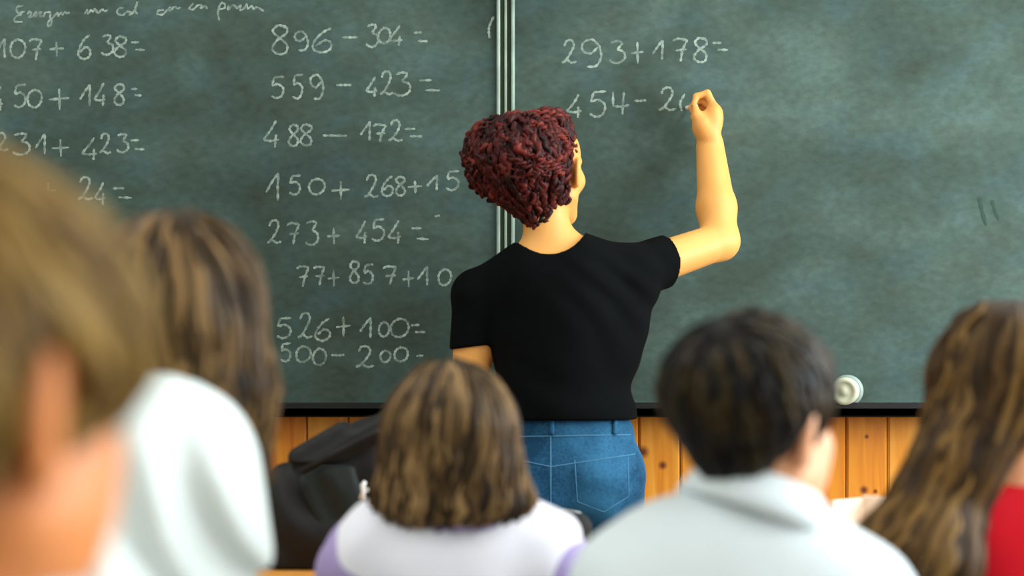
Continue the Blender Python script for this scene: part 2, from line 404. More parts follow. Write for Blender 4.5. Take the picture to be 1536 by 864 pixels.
# ------------------------------------------------------------------ anatomy
def head(S, c, R, s=1.0, chub=False):
    W = lambda x, y, z: c+R@(np.array([x, y, z])*s)
    r = lambda *v: np.array(v)*s
    S.add(Ell(W(0,-.012,.034), r(.0745,.094,.082), R), 0.02*s)
    S.add(Ell(W(0,.03,-.03), r(.060,.062,.078), R), 0.03*s)
    S.add(Cone(W(-.018,.068,-.095), W(.018,.068,-.095), .021*s), 0.025*s)
    for sg in (-1,1):
        S.add(Cone(W(sg*.05,.005,-.055), W(sg*.018,.066,-.094), .02*s, .018*s), 0.025*s)
        S.add(Ell(W(sg*.038,.062,-.018), r(.026,.024,.024), R), 0.02*s)
        if chub: S.add(Ell(W(sg*.041,.042,-.052), r(.029,.040,.038), R), 0.02*s)
    S.add(Cone(W(-.035,.078,.03), W(.035,.078,.03), .012*s), 0.02*s)
    for sg in (-1,1): S.sub(Ell(W(sg*.031,.096,.012), r(.018,.016,.011), R), 0.01*s)
    S.add(Cone(W(0,.088,.018), W(0,.106,-.022), .008*s, .0125*s), 0.012*s)
    for sg in (-1,1): S.add(Ell(W(sg*.011,.097,-.026), r(.008,.010,.008), R), 0.006*s)
    S.add(Ell(W(0,.089,-.052), r(.023,.010,.006), R), 0.006*s); S.add(Ell(W(0,.087,-.063), r(.020,.010,.007), R), 0.006*s)
    for sg in (-1,1):
        Re = R@rot(yaw=sg*-62)@rot(pitch=8) if sg > 0 else R@rot(yaw=62)@rot(pitch=8)
        # ear: a shell standing off the head, hollowed towards the front
        ec = W(sg*.079,-.012,-.004)
        S.add(Ell(ec, r(.019,.0085,.033), R@rot(yaw=sg*65)), 0.008*s)
        S.add(Ell(W(sg*.074,-.004,-.030), r(.009,.008,.011), R), 0.006*s)
        S.sub(Ell(ec+R@(np.array([sg*.009,.007,.003])*s), r(.011,.006,.021), R@rot(yaw=sg*65)), 0.004*s)
def eyes(c, R, s, root):
    for sg in (-1,1):
        b = MB(); p = c+R@(np.array([sg*.031,.077,.012])*s)
        n = 12; V = []; F = []
        prof = [(0.0118*s*math.sin(math.pi*i/10)+1e-5, -0.0118*s*math.cos(math.pi*i/10)) for i in range(11)]
        Rx = R@np.array([[1,0,0],[0,0,1],[0,-1,0]]).astype(float)
        b.lathe(prof, p, Rx, 16); e = b.build('eye', M['eye'], root, True)
        b = MB(); b.lathe([(1e-5,.0095*s),(.0055*s,.0104*s),(.004*s,.0116*s),(1e-5,.0122*s)], p, Rx, 16)
        b.build('iris', M['iris'], e, True)
def hand(S, W, Fd, N, T, s=1.0, bends=None, thumb=None):
    Fd = np.array(Fd, float); Fd /= np.linalg.norm(Fd); N = np.array(N, float); N = N-Fd*(N@Fd); N /= np.linalg.norm(N)
    T = np.array(T, float); T = T-Fd*(T@Fd)-N*(T@N); T /= np.linalg.norm(T)
    R = np.stack([T, Fd, N], 1)
    S.add(RBox(W+Fd*.048*s, np.array([.037,.044,.0145])*s, R, .013*s), 0.015*s)
    S.add(Cone(W+Fd*.02*s+T*.02*s+N*.006*s, W+Fd*.05*s+T*.03*s+N*.01*s, .018*s, .014*s), 0.012*s)
    bends = bends or [(18,22,15)]*4
    L = [(.044,.026,.022), (.048,.030,.023), (.044,.028,.023), (.035,.021,.019)]
    tips = []
    for i in range(4):
        p = W+Fd*(.088-(.004 if i in (0,2) else 0)-(.012 if i == 3 else 0))*s+T*(.028-.0187*i)*s; a = 0; rr = (.0092,.0095,.009,.008)[i]
        for j in range(3):
            a += math.radians(bends[i][j]); q = p+(Fd*math.cos(a)+N*math.sin(a))*L[i][j]*s
            S.add(Cone(p, q, (rr-.0008*j)*s, (rr-.0008*j-.0006)*s), 0.004*s); p = q
        tips.append(p)
    pts = thumb if thumb is not None else [W+Fd*.022*s+T*.028*s, W+Fd*.05*s+T*.052*s+N*.014*s, W+Fd*.08*s+T*.056*s+N*.022*s, W+Fd*.103*s+T*.052*s+N*.026*s]
    for j in range(3): S.add(Cone(pts[j], pts[j+1], (.0155,.0115,.0102)[j]*s, (.0118,.0104,.0085)[j]*s), 0.006*s)
    return tips

def locks(S, V, N, flow, length, width, off=(0.0,0.006), steps=14, wave=0.0, waven=2.0, taper=0.25, tone=(0.15,0.9), gravity_tail=0.0, keep=None, flat=0.5, sides=6, twist=None, avoid=None):
    # strands that follow the surface of a hair volume along a flow direction; returns V, F, tone
    cand = V if keep is None else V[keep(V)]
    p = cand[rng.integers(0, len(cand), N)].copy()
    o = rng.uniform(off[0], off[1], N); L = length*rng.uniform(0.6, 1.25, N); step = L/steps
    path = []; nor = []; ph = rng.uniform(0, 6.28, N); tv = None
    for i in range(steps+1):
        v, G = S.sample(p); p = p-G*(v-o)[:,None]
        path.append(p.copy()); nor.append(G.copy())
        f = flow(p); f = f-G*(f*G).sum(1)[:,None]*(1-gravity_tail)
        f /= np.linalg.norm(f, axis=1)[:,None]+1e-9
        if tv is None: tv = f
        tv = tv*0.45+f*0.55; tv /= np.linalg.norm(tv, axis=1)[:,None]+1e-9
        p = p+tv*step[:,None]
    path = np.array(path); nor = np.array(nor)                      # steps+1, N, 3
    if avoid is not None:
        ok = np.ones(N, bool)
        for (ac, ar) in avoid: ok &= (np.linalg.norm(path-ac, axis=2) > ar).all(0)
        path, nor, ph = path[:,ok], nor[:,ok], ph[ok]; N = int(ok.sum())
    T = np.gradient(path, axis=0); T /= np.linalg.norm(T, axis=2)[:,:,None]+1e-9
    B = np.cross(T, nor); B /= np.linalg.norm(B, axis=2)[:,:,None]+1e-9; Nn = np.cross(B, T)
    u = np.linspace(0, 1, steps+1)[:,None]
    if wave: path = path+B*(wave*np.sin(u*6.28*waven+ph))[:,:,None]+Nn*(wave*0.35*np.cos(u*6.28*waven+ph))[:,:,None]
    prof = np.minimum(1, np.minimum(u/taper, (1-u)/taper))**0.6+0.04
    w_ = width*rng.uniform(0.6, 1.4, N)[None,:]*prof
    tn = rng.uniform(tone[0], tone[1], N)
    sets = [(path, w_)]
    if twist:
        sets = []
        for k in (0, math.pi):
            a = u*6.28*twist+ph+k; sets.append((path+(B*np.cos(a)[:,:,None]+Nn*np.sin(a)[:,:,None])*(w_*0.55)[:,:,None], w_*0.62))
    VV = []; FF = []; TT = []; base = 0
    K = steps+1
    for (pt, ww) in sets:
        a = np.arange(sides)*2*math.pi/sides
        ring = pt[:,:,None,:]+ww[:,:,None,None]*(B[:,:,None,:]*np.cos(a)[None,None,:,None]+flat*Nn[:,:,None,:]*np.sin(a)[None,None,:,None])
        VV.append(ring.transpose(1,0,2,3).reshape(-1,3)); TT.append(np.repeat(tn, K*sides))
        i, k, j = np.meshgrid(np.arange(N), np.arange(K-1), np.arange(sides), indexing='ij')
        id_ = lambda i, k, j: base+(i*K+k)*sides+j
        FF.append(np.stack([id_(i,k,j), id_(i,k+1,j), id_(i,k+1,(j+1) % sides), id_(i,k,(j+1) % sides)], -1).reshape(-1,4)); base += N*K*sides
    return np.concatenate(VV), np.concatenate(FF), np.concatenate(TT)
def hair_obj(name, base, sets, m, root, btone=0.15, label=None):
    Vs, Fs, Ts = [base[0]], [base[1]], [np.full(len(base[0]), btone)]
    n = len(base[0])
    for (v, f, t) in sets: Vs.append(v); Fs.append(f+n); Ts.append(t); n += len(v)
    return mesh_obj(name, np.concatenate(Vs), np.concatenate(Fs), m, root, True, np.concatenate(Ts), label)
def skull(hc, hR, s, g=.010): return Ell(hc+hR@(np.array([0,-.014,.034])*s), np.array([.0745,.094,.082])*s+g, hR)
def hair_shape(prims, h=0.004, subs=(), cuts=(), k=0.03, margin=0.03, bump=None):
    lo, hi = bounds(prims, margin); S = Sdf(lo, hi, h)
    for p in prims: S.add(p, k)
    for p in subs: S.sub(p, 0.01)
    for (pt, n) in cuts: S.cut(pt, n)
    if bump: S.disp(bump)
    return S, S.mesh(2)
def down(p): return np.tile([0,0,-1.0], (len(p),1))

# ------------------------------------------------------------------ the room
def struct(o, label=None):
    o['kind'] = 'structure'
    if label: o['label'] = label
    return o
cx, cy = (WALL_L+WALL_R)/2, (WALL_F+WALL_B)/2; hx, hy = (WALL_R-WALL_L)/2, (WALL_F-WALL_B)/2
b = MB(); b.box((cx, cy, -0.05), (hx+0.2, hy+0.2, 0.05)); struct(b.build('floor', M['floor']))
b = MB(); b.box((cx, cy, CEIL+0.05), (hx+0.2, hy+0.2, 0.05)); struct(b.build('ceiling', M['ceiling']))
b = MB(); b.box((cx, WALL_F+0.1, CEIL/2), (hx+0.2, 0.1, CEIL/2)); struct(b.build('wall_front', M['plaster']))
b = MB(); b.box((cx, WALL_B-0.1, CEIL/2), (hx+0.2, 0.1, CEIL/2)); struct(b.build('wall_back', M['plaster']))
b = MB(); b.box((WALL_L-0.1, cy, CEIL/2), (0.1, hy, CEIL/2)); struct(b.build('wall_left', M['plaster']))
b = MB(); zs0, zs1 = 0.95, 2.55
b.box((WALL_R+0.1, cy, zs0/2), (0.1, hy, zs0/2)); b.box((WALL_R+0.1, cy, (zs1+CEIL)/2), (0.1, hy, (CEIL-zs1)/2))
edges = [WALL_B]+[v for ab in WINDOWS for v in ab]+[WALL_F]
for a, c in zip(edges[0::2], edges[1::2]): b.box((WALL_R+0.1, (a+c)/2, (zs0+zs1)/2), (0.1, (c-a)/2, (zs1-zs0)/2))
struct(b.build('wall_right', M['plaster']))
for i, (a, c) in enumerate(WINDOWS):
    b = MB(); x = WALL_R+0.03
    for yy in (a+0.03, c-0.03): b.box((x, yy, (zs0+zs1)/2), (0.03, 0.03, (zs1-zs0)/2), bev=0.004)
    for zz in (zs0+0.03, zs1-0.03): b.box((x, (a+c)/2, zz), (0.029, (c-a)/2-0.06, 0.03), bev=0.004)
    struct(b.build('window_%d' % (i+1), M['white_lamp']))
for x, y in CEILING_LAMPS:
    t = empty('ceiling_light', (x, y, CEIL), 'white strip light fixed to the ceiling above the classroom', 'ceiling light', 'strip lights on the ceiling')
    b = MB(); b.box((x, y, CEIL-0.03), (0.15, 0.65, 0.03), bev=0.01); b.build('housing', M['white_lamp'], t)
    b = MB(); b.tube([(x-0.06, y-0.6, CEIL-0.08), (x-0.06, y+0.6, CEIL-0.08)], 0.016); b.tube([(x+0.06, y-0.6, CEIL-0.08), (x+0.06, y+0.6, CEIL-0.08)], 0.016); b.build('tube', M['white_lamp'], t, True)

# pine boarding below the chalkboard
YB = 3.60                                        # front of the board
b = MB(); pw = 0.1075; x0 = P(958, 0, WALL_F-0.03)[0]; ztop = P(0, 600, WALL_F)[2]
k0 = int((WALL_L-x0)/pw); k1 = int((WALL_R-x0)/pw)
for k in range(k0+1, k1):
    tn = random.random()
    b.box((x0+(k+0.5)*pw, WALL_F-0.015, ztop/2+0.04), (pw/2-0.0012, 0.02, ztop/2-0.04), bev=0.005, tone=tn)
struct(b.build('trim_1', M['pine'], tone=True), 'orange pine plank wainscot below the chalkboard')
b = MB(); b.box((cx, WALL_F-0.03, 0.04), (hx, 0.03, 0.04), bev=0.008); struct(b.build('baseboard_front', M['desk_wood']))

# ------------------------------------------------------------------ chalkboards and writing
ZB = P(0, 604, YB)[2]; ZT = ZB+1.25
XL0 = -1.95; XL1 = P(745, 0, YB)[0]; XR0 = P(772, 0, YB)[0]; XR1 = XR0+1.72
def board(xa, xb, label):
    t = empty('chalkboard', ((xa+xb)/2, YB, ZB), label, 'chalkboard')
    b = MB(); b.box(((xa+xb)/2, YB+0.012, (ZB+ZT)/2), ((xb-xa)/2, 0.012, (ZT-ZB)/2)); b.build('writing_surface', M['board'], t)
    b = MB(); fw = 0.0045
    for xx in (xa-fw, xb+fw): b.box((xx, YB+0.008, (ZB+ZT)/2), (fw, 0.02, (ZT-ZB)/2), bev=0.003)
    for zz in (ZB-fw, ZT+fw): b.box(((xa+xb)/2, YB+0.008, zz), ((xb-xa)/2+2*fw, 0.02, fw), bev=0.003)
    b.build('frame', M['alu'], t); return t
left = board(XL0, XL1, 'left green chalkboard panel filled with two columns of chalked sums')
right = board(XR0, XR1, 'right green chalkboard panel the woman in the black T-shirt writes on')
b = MB(); xm = (XL1+XR0)/2
b.box((xm, YB+0.016, (ZB+ZT)/2), ((XR0-XL1)/2-0.0105, 0.018, (ZT-ZB)/2+0.01)); 
t = empty('board_divider', (xm, YB+0.03, ZB), 'narrow metal divider strip standing between the two chalkboard panels', 'divider')
b.build('gap_strip', M['groove'], t)
b = MB(); b.box((xm, YB+0.004, (ZB+ZT)/2), (0.0032, 0.012, (ZT-ZB)/2), bev=0.002); b.build('metal_bead', M['alu'], t)
b = MB(); zl = ZB-0.0095-0.013
b.box(((XL0+XR1)/2, YB-0.018, zl), ((XR1-XL0)/2+0.03, 0.042, 0.013), bev=0.004)
b.box(((XL0+XR1)/2, YB-0.056, zl+0.006), ((XR1-XL0)/2+0.03, 0.004, 0.018), bev=0.003)
t = b.build('chalk_ledge', M['ledge'], origin=((XL0+XR1)/2, YB, zl)); tag(t, 'long black ledge running along the bottom of both chalkboards', 'ledge')
LEDGE_TOP = zl+0.013

def cr(pts, n=6):                                # smooth curve through points
    pts = np.array(pts, float)
    if len(pts) < 3: return np.array([pts[0]+(pts[-1]-pts[0])*i/6 for i in range(7)])
    q = np.vstack([2*pts[0]-pts[1], pts, 2*pts[-1]-pts[-2]]); o = []
    for i in range(1, len(q)-2):
        for k in range(n):
            t_ = k/n; o.append(0.5*(2*q[i]+(q[i+1]-q[i-1])*t_+(2*q[i-1]-5*q[i]+4*q[i+1]-q[i+2])*t_**2+(3*q[i]-q[i-1]-3*q[i+1]+q[i+2])*t_**3))
    o.append(q[-2]); return np.array(o)
S5 = lambda: [[(.9,1),(.25,.97)], [(.25,.97),(.15,.6),(.5,.66),(.85,.45),(.75,.12),(.4,0),(.05,.1)]]
GL = {                                           # handwritten figures, x right and y up in a unit box
 '0': [[(.55,1),(.2,.85),(.02,.5),(.15,.12),(.5,0),(.85,.18),(1,.55),(.85,.88),(.5,1),(.4,.95)]],
 '1': [[(0,.3),(.35,.65),(.75,1)], [(.75,1),(.72,.5),(.72,0)]],
 '2': [[(.15,.75),(.3,.98),(.65,1),(.8,.78),(.6,.45),(.25,.12),(0,.02)], [(0,.02),(.35,.13),(.65,.02),(1,.08)]],
 '3': [[(.1,.92),(.5,1),(.8,.92),(.5,.62)], [(.5,.62),(.9,.5),(.95,.2),(.6,0),(.2,.02),(.02,.12)]],
 '4': [[(.7,1),(.4,.65),(0,.28)], [(0,.28),(.4,.24),(.85,.3)], [(.68,.5),(.66,.25),(.64,0)]],
 '5': S5(),
 '6': [[(.9,1),(.5,.8),(.15,.45),(.1,.15),(.45,0),(.85,.12),(.9,.38),(.6,.5),(.2,.28)]],
 '7': [[(0,.9),(.3,1),(.95,.96)], [(.95,.96),(.65,.5),(.5,0)], [(.2,.48),(.9,.52)]],
 '8': [[(.75,.92),(.4,1),(.12,.8),(.4,.58),(.8,.32),(.75,.05),(.35,0),(.08,.2),(.35,.5),(.8,.72),(.8,.92),(.6,1)]],
 '9': [[(.8,.8),(.5,1),(.12,.85),(.12,.6),(.45,.5),(.8,.75)], [(.8,.8),(.92,.4),(.7,.05),(.3,.02)]],
 '+': [[(0,.48),(1,.55)], [(.5,1),(.52,0)]],
 '-': [[(0,.45),(.5,.5),(1,.55)]],
 '=': [[(0,.95),(.6,1)], [(.3,.05),(1,0)]],
 '.': [[(0,.3),(1,.6)]],
 '(': [[(.9,1),(.2,.6),(.1,.3),(.3,0)]],
 'h': [[(.05,1),(.08,.35)], [(.7,1),(.62,.5),(.6,0)], [(.08,.38),(.5,.36),(1,.42)]],
}
def ribbon(mb, pts, w_):
    pts = np.array(pts); T = np.gradient(pts, axis=0); T /= np.linalg.norm(T, axis=1)[:,None]+1e-9
    n = np.stack([-T[:,1], T[:,0]], 1); k = len(pts); V = []
    for i in range(k):
        ww = w_*(0.85+0.3*math.sin(i*1.7+pts[0][0]))*(0.6 if i in (0, k-1) else 1)
        for sg in (-1,1):
            q = pts[i]+n[i]*sg*ww/2; p = P(q[0], q[1], YB); V.append((p[0], YB-0.0008, p[2]))
    mb.add(V, [(2*i, 2*i+1, 2*i+3, 2*i+2) for i in range(k-1)])
def sum_line(parent, items, label, w_=3.9):
    mb = MB()
    for (ch, xa, xb, ya, yb) in items:
        for st in GL[ch]:
            pts = [(xa+(xb-xa)*u+random.uniform(-.4,.4), yb-(yb-ya)*v+random.uniform(-.4,.4)) for u, v in st]
            ribbon(mb, cr(pts), w_)
    mb.build('chalk_sum', M['chalk'], parent, label='chalked sum '+label)
sum_line(left, [('8',406,436,38,81),('9',441,464,47,76),('6',467,500,42,79),('-',513,537,54,58),('3',549,568,37,70),('0',567,586,42,65),('4',583,607,38,69),('=',621,641,49,62)], '896 - 304 =')
sum_line(left, [('5',406,428,115,147),('5',438,456,112,148),('9',464,487,112,149),('-',505,527,126,129),('4',549,569,115,145),('2',570,590,108,142),('3',591,616,109,143),('=',629,660,120,136)], '559 - 423 =')
sum_line(left, [('4',395,423,181,221),('8',432,450,187,219),('8',449,471,187,218),('-',484,520,202,205),('1',541,560,182,211),('7',560,580,187,213),('2',583,604,181,212),('=',607,633,193,205)], '488 - 172 =')
sum_line(left, [('1',399,424,259,301),('5',433,453,263,292),('0',463,487,268,292),('+',497,525,272,300),('2',547,568,263,296),('6',571,591,264,294),('8',592,610,265,293),('+',612,633,271,290),('1',640,661,263,286),('5',668,691,257,285),('=',699,717,268,279)], '150 + 268 + 15 =')
sum_line(left, [('2',401,422,331,365),('7',430,450,335,366),('3',458,478,332,367),('+',491,510,342,367),('4',534,554,331,365),('5',557,579,329,361),('4',582,605,331,365),('=',617,643,342,359),('.',652,660,322,326)], '273 + 454 =')
sum_line(left, [('7',445,464,400,430),('7',470,488,400,428),('+',492,509,405,430),('8',523,541,392,424),('5',544,562,397,426),('7',574,596,400,427),('+',604,621,406,431),('1',626,646,400,428),('0',657,677,404,428)], '77 + 857 + 10')
sum_line(left, [('5',414,440,477,507),('2',447,469,470,507),('6',471,497,478,511),('+',504,526,475,505),('1',540,562,476,507),('0',568,584,483,505),('0',586,613,478,506),('=',616,638,487,498)], '526 + 100 =')
sum_line(left, [('5',420,438,515,542),('0',444,466,519,543),('0',469,489,523,548),('-',497,517,531,534),('2',534,561,520,551),('0',570,586,526,543),('0',591,612,521,542),('.',625,635,531,536)], '500 - 200')
sum_line(left, [('1',-6,12,58,87),('0',15,38,59,87),('7',44,64,59,90),('+',74,96,63,84),('6',116,137,52,89),('3',152,170,53,82),('8',170,193,55,85),('=',197,217,63,75)], '107 + 638 =')
sum_line(left, [('4',-14,8,130,166),('5',20,41,127,161),('0',41,63,135,161),('+',74,104,133,165),('1',120,140,127,159),('4',141,162,124,159),('8',170,189,126,157),('=',197,213,133,143)], '450 + 148 =')
sum_line(left, [('2',-8,12,200,226),('3',19,45,200,232),('1',54,72,201,231),('+',78,104,209,235),('4',123,150,206,240),('2',149,167,201,230),('3',175,193,201,228),('=',196,217,210,224)], '231 + 423 =')
sum_line(left, [('+',60,84,274,300),('2',117,139,266,300),('4',142,161,273,307),('=',169,198,282,297)], 'ending 24 =')
sum_line(left, [('-',171,187,352,355)], 'end stroke')
sum_line(left, [('(',732,742,25,58)], 'bracket stroke')
sum_line(right, [('2',843,865,61,95),('9',870,905,59,101),('3',914,938,62,94),('+',947,965,63,95),('1',979,999,60,90),('7',1009,1032,58,92),('8',1039,1064,57,93),('=',1069,1092,64,75)], '293 + 178 =')
sum_line(right, [('4',850,876,142,177),('5',883,912,137,175),('h',918,944,138,172),('-',952,969,149,153),('2',988,1014,132,166),('(',1020,1028,141,166)], '454 - 20 being written')
mb = MB()
HEAD = [  # the instruction line along the top, in the photograph's own strokes
 [(35,9),(25,11),(27,20),(33,21),(24,25),(22,32),(34,33)], [(27,20),(38,17)],
 [(41,22),(45,17),(47,22),(43,26),(50,24),(54,17),(53,25),(58,20),(62,18),(60,24),(66,24),(68,19),(76,19),(75,26),(78,33),(74,40),(72,34),(80,26),(86,19),(87,24),(92,19),(94,22),(98,18),(100,20),(105,19)],
 [(127,21),(131,15),(132,21),(137,15),(140,18),(143,13),(147,20),(153,14),(157,17),(162,15)],
 [(186,12),(178,13),(176,20),(184,23),(190,18),(196,18),(194,22),(199,20),(205,8),(206,3),(203,14),(206,22)],
 [(246,15),(238,16),(236,21),(244,22),(250,16),(256,11),(254,17),(262,10),(266,13),(271,11)],
 [(290,5),(284,13),(290,14),(297,8),(303,8),(301,13),(308,9),(311,14)],
 [(334,3),(329,10),(327,20),(329,31)], [(327,18),(331,6),(337,6),(337,12),(330,14)],
 [(343,7),(342,15),(347,9),(352,8),(355,13),(361,8),(360,15),(366,13),(370,6),(372,13),(378,9),(381,14),(386,11),(396,17)]]
for st in HEAD: ribbon(mb, cr(st, 4), 3.3)
mb.build('chalk_heading', M['chalk'], left, label='line of chalked handwriting along the top of the panel')
mb = MB(); ribbon(mb, cr([(1469,296),(1472,312),(1479,338)]), 6); ribbon(mb, cr([(1488,300),(1493,318),(1498,330)]), 5)
mb.build('scuff_mark', M['scuff'], right, label='dark scuff marks')
# round tub lying on its side on the ledge
t = empty('round_tub', P(1268, 598, YB-0.035), 'small round ivory tub lying on its side on the chalk ledge', 'tub')
R_ = rot(yaw=26, pitch=3)@np.array([[1,0,0],[0,0,-1],[0,1,0]]).astype(float)
ccen = P(1270, 574, YB-0.043); ccen[2] = LEDGE_TOP+0.0404
b = MB(); b.lathe([(.028,-.02),(.039,-.016),(.040,-.01),(.040,.002),(.038,.006),(.033,.006)], ccen, R_, 40); b.build('rim', M['tub_rim'], t, True)
b = MB(); b.lathe([(.030,.0),(.034,.004),(.0345,.030),(.032,.034),(.024,.0345),(.0225,.0325),(.010,.0325),(.008,.035),(.001,.035)], ccen, R_, 40); b.build('lid', M['tub'], t, True)

# ------------------------------------------------------------------ the woman at the board
YT = 3.2; sT = YT/FPX
root = empty('person', (P(845,0,YT)[0], YT+0.02, 0), 'woman with curly dark red hair in black T-shirt and jeans writing on the chalkboard', 'person')
q = lambda px, py, Y=YT: P(px, py, Y)
hc = q(822, 256, YT+0.01); hR = rot(yaw=27, pitch=1, roll=3)
shL, shR = q(716, 442), q(940, 410, YT+0.03)
elR, wrR = q(1080, 362, 3.38), P(1065, 220, 3.50)
elL, wrL = q(703, 606, YT+0.03), q(722, 752, YT+0.02)
torso = [(Ell(q(842,488), (.158,.098,.165)), .05), (Ell(q(846,598), (.138,.092,.12)), .06), (Ell(q(852,700), (.165,.115,.12)), .06)]
girdle = [(Cone(q(790,425), shL, .058, .05), .05), (Cone(q(870,415), shR, .06, .054), .05), (Cone(q(800,415,YT-.03), q(862,412,YT-.03), .06), .06)]
neck = [(Cone(q(826,400,YT), hc+hR@np.array([0,-.022,-.055]), .056, .05), .03), (Cone(q(826,380), q(760,425), .04, .035), .05), (Cone(q(832,375), q(905,402), .04, .035), .05)]
armR = [(Cone(shR, elR, .050, .044), .03), (Cone(elR, elR+(wrR-elR)*.35, .044, .046), .02), (Cone(elR+(wrR-elR)*.35, wrR, .046, .0345), .02)]
armL = [(Cone(shL, elL, .050, .041), .03), (Cone(elL, elL+(wrL-elL)*.3, .04, .041), .02), (Cone(elL+(wrL-elL)*.3, wrL, .041, .027), .02)]
allp = [p for p, k in torso+girdle+neck+armR+armL]
lo, hi = bounds(allp, 0.02); lo = np.minimum(lo, wrL-[.08,.08,.22]); hi = np.maximum(hi, np.array([hi[0], YB-0.002, wrR[2]+.19])); lo[2] = wrL[2]-.22
S = Sdf(lo, hi, 0.0033)
for p, k in torso+girdle+neck+armR+armL: S.add(p, k)
head(S, hc, hR, 1.0)
YH2 = 3.475
pinch = P(1043, 159, 3.49)
th = [P(1066, 205, YH2+.01), P(1053, 187, YH2-.004), P(1045, 174, YH2-.002), P(1043, 163, YH2+.006)]
hand(S, wrR+np.array([.006,0,-.004]), (.10,.22,.96), (-1,.12,0), (0,-1,.25), 1.08, [(28,82,58),(50,95,60),(60,98,60),(66,98,60)], th)
S.add(Ell(P(1057,190,3.485), (.031,.030,.036)), .015); S.add(Ell(P(1070,178,3.49), (.024,.034,.036)), .012)
hand(S, wrL, (0.05,.1,-1), (.5,-1,0), (.6,.6,0), 0.98)
S.F = np.maximum(S.F, 0.0015-(YB-0.001-S.ax[1])[None,:,None]*0+np.where(S.ax[1] > YB-0.002, 0.01, -1).astype(np.float32)[None,:,None])
V, Q = S.mesh(1); mesh_obj('body', V, Q, M['skin_teacher'], root)
eyes(hc, hR, 1.0, root)
# T-shirt
S = Sdf(lo-0.03, hi+0.03, 0.0042); S.F[:] = 0.25
for p, k in torso[:2]: S.add(p, k, 0.012)
slR1 = shR+(elR-shR)*.40; slL1 = q(700, 522, YT+.02)
S.add(Ell(q(850,640), (.146,.105,.09)), .06, 0.006)
S.add(Cone(q(845,470,YT-.02), q(845,600,YT-.01), .09, .085), .06)
S.add(Cone(q(955,440,YT+.02), q(920,520,YT), .045, .06), .06)
for p, k in girdle: S.add(p, k, 0.010)
for p, k in neck[1:]: S.add(p, k, 0.009)
S.add(CutCone(shR-[.01,0,.008], elR, .064, .058, slR1, (elR-shR)+np.array([0,0,-.05])), .03)
S.add(CutCone(shL+[.004,0,-.004], elL, .060, .052, slL1, (0.12,0,-1)), .012)
def tee_folds(X, Y, Z):
    d1 = (X-shR[0])*0.75+(Z-shR[2])*0.66
    f = 0.0035*np.sin(d1*95+3*np.sin(Z*14))*np.exp(-((X-shR[0]+.03)**2+(Z-shR[2]+.07)**2)/.012)
    return f+0.0022*np.sin(Z*62+X*25+2*np.sin(X*16))*np.exp(-(Z-q(0,600)[2])**2/.008)
S.disp(tee_folds)
S.cut(q(0,629), (0,0,-1))
S.sub(Ell(q(824,345,YT+.0), (.080,.13,.088), rot(roll=-4)), 0.004)
V, Q = S.mesh(2); mesh_obj('shirt', V, Q, M['black_tee'], root, label='plain black short-sleeved T-shirt')
# jeans
kneeL, kneeR = np.array([q(795,0)[0]-.01, YT+.03, .50]), np.array([q(905,0)[0]+.015, YT+.03, .50])
ankL, ankR = kneeL+[-.02,-.02,-.42], kneeR+[.02,-.02,-.42]
pl = [Ell(q(852,702), (.172,.125,.115)), Ell(q(848,640), (.150,.102,.06)), Ell(q(802,735,YT-.03), (.088,.10,.095)), Ell(q(900,735,YT-.03), (.088,.10,.095)),
      Cone(q(800,750), kneeL, .088, .062), Cone(q(905,750), kneeR, .088, .062), Cone(kneeL, ankL, .062, .05), Cone(kneeR, ankR, .062, .05)]
l2, h2 = bounds(pl, .02); S = Sdf(l2, h2, 0.0045)
for p in pl: S.add(p, 0.05 if p is not pl[4] and p is not pl[5] else 0.03)
S.cut(q(0,618), (0,0,1)); S.cut((0,0,.055), (0,0,-1))
S.disp(lambda X, Y, Z: 0.0018*np.sin(Z*70+X*40+2*np.sin(X*22))*np.exp(-(Z-q(0,760)[2])**2/.006)+0*Y)
V, Q = S.mesh(2); jeans = mesh_obj('jeans', V, Q, M['denim'], root)
def surf(S, px, py):                             # back surface of the jeans under a pixel
    best = q(px, py)
    for Y in np.arange(YT-.16, YT+.05, .002):
        p = P(px, py, Y); v, _ = S.sample(p[None])
        if v[0] < 0: return P(px, py, Y-0.001)
    return best
def seam(pts, r, name='stitching', m='stitch'):
    b = MB(); b.tube([surf(S, x, y) for x, y in pts], r, 6); return b.build(name, M[m], jeans, True)
lin = lambda a, b_, n=12: [(a[0]+(b_[0]-a[0])*i/n, a[1]+(b_[1]-a[1])*i/n) for i in range(n+1)]
seam(lin((780,655),(952,652),24), .0016); seam(lin((826,655),(826,760),16), .0016)
seam(lin((786,692),(826,700))+lin((827,700),(960,680),14), .0014)
seam(lin((862,690),(866,752))+lin((867,753),(905,768),6)+lin((906,768),(942,745),6)+lin((943,744),(942,686)), .0013, 'pocket_stitching')
for x, mm in ((828,'denim'),(922,'denim')):
    b = MB(); pts = [surf(S, x, y)-np.array([0,.003,0]) for y in range(628,656,4)]; b.tube(pts, .0055, 8); b.build('belt_loop', M[mm], jeans, True)
for a in (ankL, ankR):
    S2 = Sdf(a-[.08,.13,.1], a+[.08,.24,.1], .004); S2.add(Cone(a+[0,-.02,-.03], a+[0,.15,-.045], .046, .034), .02); S2.add(Cone(a, a+[0,0,.03], .045), .03)
    S2.cut((0,0,.001), (0,0,-1)); V, Q = S2.mesh(1); mesh_obj('shoe', V, Q, M['shoe'], root)
